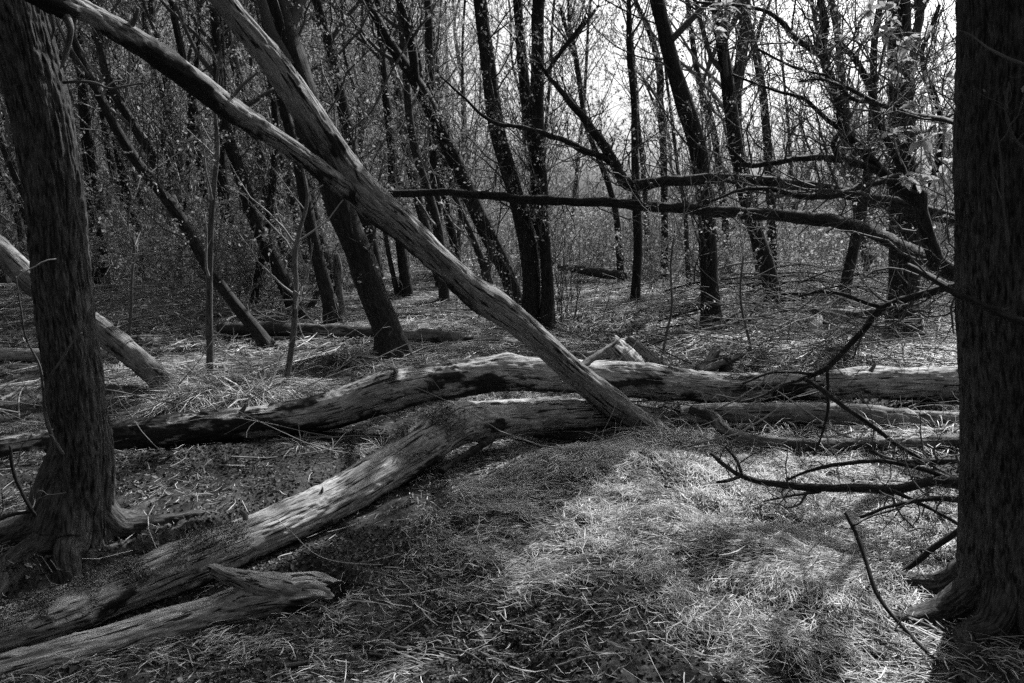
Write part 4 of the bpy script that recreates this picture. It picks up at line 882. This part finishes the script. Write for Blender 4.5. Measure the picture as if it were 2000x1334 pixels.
while cnt < 145:
    y = rg.uniform(14, 46) if cnt > 30 else rg.uniform(13, 24); x = rg.uniform(-.82, .78) * y
    px = 1000 + FPX * x / y
    if hidden(x, y): continue
    gap = math.exp(-((px - 1200) / 210) ** 2)
    right = 1 if px > 1300 else 0
    if rg.random() < gap * (.97) or (px > 1000 and rg.random() < (.82 if px < 1320 else .93)) or (700 < px < 1000 and rg.random() < .4): continue
    if px < 700 and False: continue
    placed.append((x, y))
    i = int(rg.integers(0, 7)) if cnt < 125 else (6, 4, 2, 0)[cnt % 4]; z = float(gh(x, y)); rz = rg.uniform(-.7, .7)
    far = y > 24
    side = 'left' if px < 950 else 'right'
    lab = None if True else ('thin bare tree deep in the far wood on the ' + side + ', one of many alike') if far else ('slender dark tree in the middle wood on the ' + side + ', one of many alike')
    grp = ('far' if far else 'middle') + ' wood trees on the ' + side
    if i not in used:
        used.add(i); o = protos[i]; o.location = (x, y, z); o.rotation_euler = (0, 0, rz)
    else:
        o = copy_thing(protos[i], (x, y, z), rz, rg.uniform(.75, 1.2), rg.uniform(-.05, .05), rg.uniform(-.06, .06))
    o['label'] = '%s bare tree %s, %s' % (['slightly left-leaning', 'left-leaning', 'nearly upright', 'steeply leaning', 'thin right-leaning', 'thicker', 'very thin'][i], 'far back' if y > 33 else 'in the back rows' if y > 22 else 'in the middle rows', near_mark(px)); o['group'] = 'background trees of the wood'; o['category'] = 'tree'; cnt += 1

# ------------------------------------------------------------------ shrubs
def shrub_proto(seed, nst, h, leafn):
    rg = np.random.default_rng(seed); rt = thing('shrub', 'x', 'shrub')
    A = np.stack([rg.normal(size=nst) * .15, rg.normal(size=nst) * .15, np.full(nst, -.03)], -1); d = unit(np.stack([rg.normal(size=nst) * .5, rg.normal(size=nst) * .5, np.ones(nst)], -1))
    Q = np.empty((nst, 7, 3)); Q[:, 0] = A; ln = rg.uniform(.5, 1.1, nst) * h
    for j in range(1, 7):
        d = unit(d + rg.normal(size=d.shape) * .15); Q[:, j] = Q[:, j - 1] + d * (ln / 6)[:, None]
    R = np.linspace(1, .3, 7)[None] * rg.uniform(.005, .011, (nst, 1)); t = MB(); t.tubes(Q, R, 4)
    a, b = grow(rg, Q, R, 6, .25, .9, 5, .25, 1, .25, .15, .5, .003); t.tubes(a, b, 3); a2, b2 = grow(rg, a, b, 4, .1, .4, 4, .2, 1, .3, .2, .6, .0022); t.tubes(a2, b2, 3)
    t.build('twigs', BACKLITTWIG, rt, stuff=True); l = MB(); nn = int(1400 * leafn); l.leaves(along(rg, a2, nn, .02), rg.uniform(.5, 1.4, nn) * .032, rg, .1); l.build('leaves', LEAF, rt, sm=False, stuff=True)
    return rt
sp = [shrub_proto(400 + i, n_, h_, l_) for i, (n_, h_, l_) in enumerate([(9, 1.6, 1), (12, 2.2, 1.3), (7, 1.2, .8), (10, 2.8, 1.2)])]
rg = np.random.default_rng(101); first = set(); cnt = 0
while cnt < 130:
    y = rg.uniform(11, 34); x = rg.uniform(-.78, .72) * y; px = 1000 + FPX * x / y
    if y < 14 and 1080 < px < 1380: continue
    if y < 13 and 700 < px < 1000: continue
    i = int(rg.integers(0, 4)); z = float(gh(x, y)); side = 'left' if px < 1000 else 'right'
    if i not in first: first.add(i); o = sp[i]; o.location = (x, y, z)
    else: o = copy_thing(sp[i], (x, y, z), rg.uniform(0, 6.28), rg.uniform(.7, 1.2))
    near = 'middle' if y < 20 else 'far'
    o['label'] = '%s shrub %s, %s' % (['sparse waist-high', 'dense head-high', 'low', 'tall leafy'][i], 'far back' if y > 26 else 'in the back undergrowth' if y > 18 else 'in the middle undergrowth', near_mark(px)); o['group'] = 'undergrowth shrubs of the wood'; o['category'] = 'shrub'; cnt += 1

# ------------------------------------------------------------------ far wood as one mass
rg = np.random.default_rng(123); m = MB()
n = 640; y = rg.uniform(44, 90, n); px = rg.uniform(-250, 2250, n)
keep = rg.random(n) > np.where(px < 1250, .992 * np.exp(-((px - 1220) / 330) ** 2), .992 * np.exp(-((px - 1220) / 520) ** 2)); y = y[keep]; px = px[keep]; n = len(y)
x = (px - 1000) / FPX * y; z = gh(x, y)
hgt = np.where(px < 950, rg.uniform(13, 24, n), np.where(px < 1330, rg.uniform(3, 6, n), rg.uniform(6, 11, n)))
K = 8; t = np.linspace(0, 1, K); ln_ = rg.normal(.12, .12, n)
Q = np.stack([x[:, None] - ln_[:, None] * hgt[:, None] * t + rg.normal(size=(n, K)) * .12, y[:, None] + rg.normal(size=(n, K)) * .1, z[:, None] + hgt[:, None] * t - .2], -1)
R = rg.uniform(.09, .22, (n, 1)) * np.linspace(1, .25, K)[None]; m.tubes(Q, R, 5)
a1, b1 = grow(rg, Q, R, 14, 1.5, 4.5, 5, .5, .8, .2, .15, .4, .02); m.tubes(a1, b1, 3)
a2, b2 = grow(rg, a1, b1, 4, .8, 2.2, 4, .35, .9, .3, .2, .5, .010); m.tubes(a2, b2, 3)
o = m.build('far_wood', BACKLITTWIG, None); o['kind'] = 'stuff'
l = MB(); nl = 90000; C = along(rg, a2, nl, .06); l.leaves(C, rg.uniform(.6, 1.5, nl) * .07, rg, .1)
o = l.build('far_wood_leaves', LEAF, None, sm=False); o['kind'] = 'stuff'
# the wood goes on round and behind the photographer
m = MB(); l = MB(); n = 120
x = rg.uniform(-24, 24, n); y = rg.uniform(-26, 10, n); k = (y < -2.0) | ((np.abs(x) > 5 + .95 * np.maximum(y, 0)) ); x = x[k]; y = y[k]; n = len(x); z = gh(x, y); hgt = rg.uniform(9, 15, n)
Q = np.stack([x[:, None] - .1 * hgt[:, None] * t, y[:, None] + 0 * t, z[:, None] + hgt[:, None] * t - .2], -1) + rg.normal(size=(n, K, 3)) * .08
R = rg.uniform(.09, .22, (n, 1)) * np.linspace(1, .25, K)[None]; m.tubes(Q, R, 8)
a1, b1 = grow(rg, Q, R, 14, 1.5, 4.5, 5, .5, .8, .2, .15, .4, .015); m.tubes(a1, b1, 3); A1, B1 = grow(rg, a1, b1, 5, .8, 2.2, 4, .35, .9, .3, .2, .5, .007); m.tubes(A1, B1, 3)
l.leaves(along(rg, A1, 60000, .2), rg.uniform(.6, 1.5, 60000) * .15, rg, .1)
o = m.build('surrounding_wood', BARK2, None); o['kind'] = 'stuff'; o = l.build('surrounding_wood_leaves', LEAF, None, sm=False); o['kind'] = 'stuff'
# low distant thicket
m = MB(); n = 12000; y = 17 * (75 / 17) ** rg.random(n); px = rg.uniform(-250, 2250, n); x = (px - 1000) / FPX * y; z = gh(x, y)
d = unit(np.stack([rg.normal(size=n) * .45, rg.normal(size=n) * .45, np.ones(n)], -1)); Q = np.empty((n, 5, 3)); Q[:, 0] = np.stack([x, y, z - .05], -1); ln_ = rg.uniform(.6, 1.4, n) * np.clip(y / 17, 1, 3.2)
for j in range(1, 5):
    d = unit(d + rg.normal(size=d.shape) * .16); Q[:, j] = Q[:, j - 1] + d * (ln_ / 4)[:, None]
kp = noise(x * .22, y * .22, 0, 66) * .6 + noise(x * .7, y * .7, 0, 67) * .4 > .44; Q = Q[kp]; y = y[kp]; n = len(Q)
R = np.linspace(1, .35, 5)[None] * (rg.uniform(.004, .010, n) * np.clip(y / 30, 1, 3))[:, None]; m.tubes(Q, R, 3); a, b = grow(rg, Q, R, 4, .3, 1.0, 4, .3, 1, .3, .2, .6, .004); m.tubes(a, b, 3)
o = m.build('distant_thicket', BACKLITTWIG, None); o['kind'] = 'stuff'
l = MB(); C = along(rg, a, 70000, .03); l.leaves(C, rg.uniform(.6, 1.5, 70000) * .035, rg, .1); o = l.build('thicket_leaves', LEAF, None, sm=False); o['kind'] = 'stuff'

# ------------------------------------------------------------------ brush: loose sticks
rg = np.random.default_rng(202); cnt = 0
def tangle(name, n, px0, px1, py0, py1, h, seed, mt):
    rg = np.random.default_rng(seed); A = np.array([G(a_, b_) for a_, b_ in zip(rg.uniform(px0, px1, n), rg.uniform(py0, py1, n))]); A[:, 2] += rg.random(n) ** 2 * h
    a_ = rg.normal(0, .9, n) + 3.14 * (rg.random(n) < .5); d = unit(np.stack([np.cos(a_), np.sin(a_), rg.normal(size=n) * .22], -1)); Q = np.empty((n, 6, 3)); Q[:, 0] = A; ln = rg.uniform(.25, 1.3, n)
    for j in range(1, 6):
        d = unit(d + rg.normal(size=d.shape) * .16); Q[:, j] = Q[:, j - 1] + d * (ln / 5)[:, None]
    Q[..., 2] = np.maximum(Q[..., 2], gh(Q[..., 0], Q[..., 1]) + .005)
    R = np.linspace(1, .35, 6)[None] * rg.uniform(.0025, .009, (n, 1)); m = MB(); m.tubes(Q, R, 4, rg.random(n)); m.tubes(*grow(rg, Q, R, 3, .08, .35, 4, .1, 1, .3, .2, .6, .0018), 3)
    o = m.build(name, mt); o['kind'] = 'stuff'
tangle('brush_tangle', 700, 1380, 1860, 545, 690, .4, 1, DEADTWIG); tangle('brush_tangle', 450, 170, 640, 545, 660, .3, 2, DEADTWIG); tangle('brush_tangle', 420, 1080, 1860, 640, 790, .15, 3, TWIG); tangle('brush_tangle', 400, 0, 1900, 520, 900, .05, 4, DEADTWIG)
def stick(name, label, group, p, ang, ln, r, mt, arch=.0, seg=6):
    kx = 1000 + FPX * p[0] / p[1]; label = '%s %s %s stick, %s, %s' % ('short' if ln < .5 else 'long' if ln > 1.5 else 'medium', 'thin' if r < .008 else 'stout' if r > .016 else 'slim', 'dark' if mt is BARK2 else 'grey', label, near_mark(kx))
    t = np.linspace(0, 1, 6); dx, dy = math.cos(ang), math.sin(ang)
    q = np.stack([p[0] + dx * ln * (t - .5), p[1] + dy * ln * (t - .5), np.zeros(6)], -1); q[:, :2] += rg.normal(size=(6, 2)) * ln * .018
    q[:, 2] = gh(q[:, 0], q[:, 1]); q[:, 2] = q[:, 2] * .5 + np.linspace(q[0, 2], q[-1, 2], 6) * .5 + r * .9 + arch * np.sin(t * 3.14) + p[2]
    c = catmull(np.column_stack([q, r * np.linspace(1, .4, 6)]), 18); m = MB(); m.tube(c[:, :3], c[:, 3], seg, bark_disp(r * .12, 60, cnt))
    m.tubes(*grow(rg, catmull(c, 8)[None, :, :3], catmull(c, 8)[None, :, 3], 3, .1, ln * .25 + .1, 4, .15, 1, .25, .2, .5, .0015), 3)
    return tag(m.build(name, mt), label, 'stick', group)
for i in range(75):     # brush pile on the right
    px = rg.uniform(1400, 1850); py = rg.uniform(560, 665); p = G(px, py); p[2] = rg.uniform(0, .45) * math.exp(-((py - 600) / 45) ** 2)
    stick('brush_stick', 'in the brush pile', 'sticks in the brush pile', p, rg.normal(0, .5), rg.uniform(.8, 2.6), rg.uniform(.006, .026), DEADTWIG if rg.random() < .5 else BARK2, rg.uniform(0, .2))
for i in range(45):     # far left mound brush
    px = rg.uniform(180, 600); py = rg.uniform(560, 650); p = G(px, py); p[2] = rg.uniform(0, .2)
    stick('brush_stick', 'on the left mound', 'sticks on the left mound', p, rg.normal(0, .8), rg.uniform(.6, 2.0), rg.uniform(.005, .018), DEADTWIG, rg.uniform(0, .12))
for i in range(60):
    px = rg.uniform(0, 1950); py = rg.uniform(640, 900) if i < 35 else rg.uniform(520, 640); p = G(px, py); p[2] = 0
    stick('fallen_stick', 'on the middle floor', 'sticks on the middle floor', p, rg.uniform(-1, 1), rg.uniform(.3, 1.3), rg.uniform(.004, .012), DEADTWIG if rg.random() < .6 else BARK2, rg.uniform(0, .05))
for i in range(46):
    px = rg.uniform(600, 1850); py = rg.uniform(900, 1334); p = G(px, py); p[2] = 0
    stick('fallen_twig', 'in the near litter', 'twigs in the near litter', p, rg.uniform(-1.2, 1.2), rg.uniform(.12, .5), rg.uniform(.002, .006), DEADTWIG if rg.random() < .6 else BARK2, rg.uniform(0, .02))
def gstick(label, pts, r, mt=DEADTWIG, lift=.01):
    q = np.array([G(a, b) + [0, 0, lift] for a, b in pts]); c = catmull(np.column_stack([q, np.linspace(r, r * .4, len(q))]), 40); m = MB(); m.tube(c[:, :3], c[:, 3], 8, bark_disp(r * .12, 60, 3)); return tag(m.build('fallen_stick', mt), label, 'stick')
gstick('long wavy stick lying flat on the dark ground at the bottom centre', [(690, 1263), (740, 1262), (800, 1272), (860, 1270), (910, 1282), (945, 1300)], .009, WOODD)
gstick('stick running parallel below the long wavy stick at the bottom centre', [(720, 1282), (770, 1288), (820, 1288), (860, 1292)], .007, WOODD)
gstick('short pale stick propped above the long wavy stick', [(830, 1232), (845, 1252), (866, 1268)], .008, WOOD, .02)
gstick('grey curved stick left of the long wavy stick', [(555, 1306), (600, 1298), (650, 1276)], .011, WOODD)
gstick('bright splinter of wood at the bottom edge right of centre', [(1405, 1334), (1430, 1322), (1452, 1314)], .014, WOOD, .015)
gstick('curved grey root lying in the litter left of the massive right trunk', [(1620, 1190), (1680, 1196), (1740, 1206), (1800, 1222), (1850, 1248), (1900, 1275)], .012, WOODD)
gstick('bent dark stick hooked in the litter near the lower right', [(1655, 1180), (1665, 1230), (1690, 1265), (1718, 1284)], .009, WOODD)
gstick('light stick standing out of the grass right of the pale log', [(1030, 875), (1015, 900), (985, 918)], .008, WOOD, .03)
gstick('pale flat splinter lying near the left edge below the level log', [(-10, 768), (20, 752), (42, 742)], .02, WOOD)
gstick('second pale splinter lower down near the left edge', [(0, 784), (22, 770), (40, 760)], .02, WOOD)
m = MB(); q = np.array([P(540, 1013, 3.6), P(570, 1040, 3.5), P(610, 1078, 3.4), P(650, 1095, 3.35), P(700, 1101, 3.35), P(745, 1103, 3.35)]); c = catmull(q, 30)
m.tube(c, np.full(30, .0018), 5); tag(m.build('grass_stalk', STRAW), 'single long pale stalk arching off the pale log onto the dark ground', 'stalk')

# ------------------------------------------------------------------ sedge tussocks
def tussock(seed, n, L, w):
    rg = np.random.default_rng(seed); m = MB(); a = rg.uniform(0, 6.28, n); el = rg.uniform(.1, 1.2, n); r0 = rg.uniform(0, .10, n)
    s = np.stack([np.cos(a) * r0, np.sin(a) * r0, np.zeros(n) - .02], -1); d = np.stack([np.cos(a) * np.cos(el), np.sin(a) * np.cos(el), np.sin(el)], -1); ln = rg.uniform(.5, 1.2, n) * L
    K = 5; Q = np.empty((n, K, 3)); Q[:, 0] = s
    for j in range(1, K):
        d = unit(d + [0, 0, -.42] + rg.normal(size=d.shape) * .06); Q[:, j] = Q[:, j - 1] + d * (ln / (K - 1))[:, None]
    Q[:, :, 2] = np.maximum(Q[:, :, 2], -.03)
    side = unit(np.stack([-np.sin(a), np.cos(a), rg.normal(size=n) * .3], -1)) * (rg.uniform(.6, 1.4, n) * w)[:, None]
    m.ribbons(Q, side, rg.random(n) ** 1.2, .2)
    return m
tus = [tussock(700 + i, n_, L_, w_) for i, (n_, L_, w_) in enumerate([(120, .34, .0032), (160, .42, .0035), (110, .26, .003), (200, .36, .003)])]
tme = [t.mesh('sedge_tussock', STRAW, (0, 0, 0), False) for t in tus]
rg = np.random.default_rng(303)
def put_tussock(px, py, label, group=None, s=1.0, i=None):
    p = G(px, py); o = bpy.data.objects.new('sedge_tussock', tme[int(rg.integers(0, 4)) if i is None else i]); col.objects.link(o); o.location = p; o.rotation_euler = (0, 0, rg.uniform(0, 6.28)); s = s * rg.uniform(.85, 1.15); o.scale = (s, s, s * .9); tag(o, label, 'tussock', group)
for px, py in ((400, 760), (430, 752), (460, 768), (370, 775), (350, 800), (490, 770), (520, 762), (410, 790), (550, 772), (330, 812), (450, 790), (500, 790)): put_tussock(px, py, 'dry sedge tuft drooping over the hummock behind the long log, left of centre', 'sedge tufts on the left hummock', 1.3)
for px, py in ((1360, 850), (1390, 862), (1430, 880), (1480, 872), (1520, 876), (1570, 880), (1620, 878), (1670, 880), (1720, 876), (1770, 880), (1820, 874), (1860, 878), (1330, 862), (1300, 872), (1410, 845), (1550, 866), (1650, 866), (1750, 864), (1840, 860)): put_tussock(px, py, 'dry grass tuft drooping over the grass-covered log on the right', 'grass tufts along the covered log', 1.0)
for px, py in ((1270, 870), (1240, 880), (1200, 878), (1160, 872), (1120, 890), (1180, 905), (1230, 910), (1290, 895), (1090, 905), (1270, 925), (1330, 905)): put_tussock(px, py, 'dry grass tuft on the hump in front of the leaning dead tree foot', 'grass tufts at the dead tree foot', .62)
for px, py in ((1295, 862), (1272, 852), (1318, 858), (1250, 858), (1340, 848), (1305, 846)): put_tussock(px, py, 'dry grass tuft growing round the foot of the leaning dead tree', 'grass tufts round the dead tree foot', .75)
for px, py in ((590, 872), (640, 876), (700, 880), (750, 882), (800, 872)): put_tussock(px, py, 'small grass tuft along the half sunk dark log', 'grass tufts along the sunk log', .55)
for px, py in ((1600, 705), (1640, 698), (1680, 700), (1720, 706), (1570, 712), (1760, 715), (1810, 700), (1850, 690)): put_tussock(px, py, 'sedge tuft on the dark hummocks behind the long log on the right', 'sedge tufts behind the long log', 1.1)
for i in range(34):
    px = rg.uniform(180, 620); py = rg.uniform(560, 640); put_tussock(px, py, 'rough grass tuft at the %s of the left mound, %s' % ('back' if py < 585 else 'front' if py > 615 else 'middle', near_mark(px)), 'grass tufts on the left mound', 1.2)
for i in range(26):
    px = rg.uniform(1100, 1860); py = rg.uniform(540, 640); put_tussock(px, py, 'rough grass tuft on the %s open floor, %s' % ('far' if py < 575 else 'nearer' if py > 610 else 'middle', near_mark(px)), 'grass tufts in the right distance', .9)

# ------------------------------------------------------------------ straw, litter, leaves on the ground
def scatter(n, px0, px1, y0, y1, seed, dens):
    rg = np.random.default_rng(seed); out = []; tot = 0
    while tot < n:
        u = rg.random(n * 2); y = y0 * (y1 / y0) ** u * 1.0
        y = np.sqrt(rg.uniform(y0 ** 2, y1 ** 2, n * 2)) if y1 / y0 < 1.5 else y
        x = rg.uniform(px0, px1, n * 2) * y
        k = rg.random(n * 2) < dens(x, y); out.append(np.stack([x[k], y[k]], -1)); tot += k.sum()
    return np.vstack(out)[:n], rg
def sun_patch(x, y):
    """sunlit patch right of centre: straw thickest, and coloured lighter for its sun"""
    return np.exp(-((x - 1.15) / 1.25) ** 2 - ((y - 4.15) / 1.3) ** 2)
def dens_straw(x, y):
    nz = fbm(x * 1.1, y * 1.1, 0, 77, 4, .6) * .5 + .5
    nn = smooth(.40, .62, nz + .32 * sun_patch(x, y))
    fine = smooth(.38, .60, noise(x * 4.5, y * 4.5, 0, 91) * .6 + noise(x * 11, y * 11, 0, 92) * .4)
    return np.clip((.03 + .6 * nn) * (.07 + .62 * sun_patch(x, y) + .4 * smooth(4.5, 6.5, y)) * (.12 + .88 * fine), 0, 1)
def straw(xy, rg, L, w, name, lift=.03, K=4):
    n = len(xy); x, y = xy.T
    a = 6.28 * noise(x * .8, y * .8, 0, 41) * 1.2 + rg.normal(size=n) * .75
    ln = (.28 + rg.exponential(.42, n)).clip(0, 2.2) * L; cur = rg.normal(size=n) * .28
    t = np.linspace(-.5, .5, K)[None]; ang = a[:, None] + cur[:, None] * t * 1.6
    step_ = (ln / (K - 1))[:, None]
    dx = np.cos(ang) * step_; dy = np.sin(ang) * step_
    qx = x[:, None] + np.cumsum(dx, 1); qy = y[:, None] + np.cumsum(dy, 1)
    zz = gh(qx, qy); lf = rg.random(n)[:, None] ** 2.5 * lift
    base = lf + .004 + rg.random((n, 1)) * .012
    til = rg.normal(size=n)[:, None] * .10 * (rg.random(n)[:, None] < .35)
    zz = np.maximum(zz, (zz[:, :1] + zz[:, -1:]) / 2) + base + til * (t * ln[:, None] + np.abs(ln[:, None] * .5))
    Q = np.stack([qx, qy, zz], -1)
    roll = rg.normal(size=n) * .5
    wd = np.stack([-np.sin(a) * np.cos(roll), np.cos(a) * np.cos(roll), np.sin(roll)], -1) * (rg.uniform(.5, 1.4, n) * w)[:, None]
    m = MB(); tone = np.clip(rg.beta(1.1, 1.9, n) * .9 + .22 * sun_patch(x, y), 0, 1); m.ribbons(Q, wd, tone)  # random tone per blade, lightened where the sunlit patch is painted in
    o = m.build(name, STRAW, None, sm=False); o['kind'] = 'stuff'; return o
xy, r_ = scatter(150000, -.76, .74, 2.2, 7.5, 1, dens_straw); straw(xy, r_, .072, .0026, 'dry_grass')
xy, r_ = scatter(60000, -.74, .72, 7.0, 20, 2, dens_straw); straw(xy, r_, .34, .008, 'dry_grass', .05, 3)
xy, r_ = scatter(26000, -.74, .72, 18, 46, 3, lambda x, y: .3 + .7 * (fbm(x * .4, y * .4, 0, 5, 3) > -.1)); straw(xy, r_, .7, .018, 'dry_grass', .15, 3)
def litter(n, y0, y1, size, seed, mt, name, tone=None, px=.76):
    xy, rg = scatter(n, -px, px, y0, y1, seed, lambda x, y: np.clip(.35 + .9 * fbm(x * 1.7, y * 1.7, 0, 88 + seed, 3), .05, 1)); x, y = xy.T
    C = np.stack([x, y, gh(x, y) + rg.random(n) * size * .5], -1); m = MB(); m.leaves(C, rg.uniform(.4, 1.5, n) * size, rg, .5, None if tone is None else tone(rg, n), 1.5)
    o = m.build(name, mt, None, sm=False); o['kind'] = 'stuff'
litter(150000, 2.2, 8, .010, 11, LITTER, 'leaf_litter', lambda r, n: r.random(n) ** 2.5)
litter(7000, 2.2, 9, .020, 12, LITTER, 'leaf_litter', lambda r, n: r.random(n) ** 1.5)
xy, r_ = scatter(1300, -.76, .74, 2.3, 9, 21, lambda x, y: .3 + .7 * sun_patch(x, y)); straw(xy, r_, .17, .0036, 'dry_reeds', .05)
litter(50000, 8, 26, .028, 13, LITTER, 'leaf_litter', lambda r, n: r.random(n) ** 1.6)
litter(30000, 9, 40, .035, 14, LEAF, 'ground_leaves', lambda r, n: r.random(n))
print('objects', len(bpy.data.objects), 'tris', sum(sum(1 for _ in ()) for _ in ()))
_seen = {}
for o_ in bpy.data.objects:
    if o_.type == 'MESH' and o_.data.name not in _seen: _seen[o_.data.name] = len(o_.data.loops) - 2 * len(o_.data.polygons)
print('TRIS', sum(_seen.values()))

if HAZE > 0:
    hm = bpy.data.materials.new('haze'); hm.use_nodes = True; nt = hm.node_tree; nt.nodes.clear(); ou = nt.nodes.new('ShaderNodeOutputMaterial'); pv = nt.nodes.new('ShaderNodeVolumePrincipled')
    pv.inputs['Color'].default_value = (.95, .95, .95, 1); pv.inputs['Density'].default_value = HAZE; pv.inputs['Anisotropy'].default_value = .55; nt.links.new(pv.outputs[0], ou.inputs['Volume'])
    x0, x1, y0, y1, z0, z1 = -280, 280, -60, 440, -3, 32
    v = [(x, y, z) for z in (z0, z1) for y in (y0, y1) for x in (x0, x1)]; me = bpy.data.meshes.new('haze'); me.from_pydata(v, [], [(0, 2, 3, 1), (4, 5, 7, 6), (0, 1, 5, 4), (2, 6, 7, 3), (0, 4, 6, 2), (1, 3, 7, 5)]); me.materials.append(hm)
    hz = bpy.data.objects.new('haze', me); col.objects.link(hz); hz['kind'] = 'stuff'
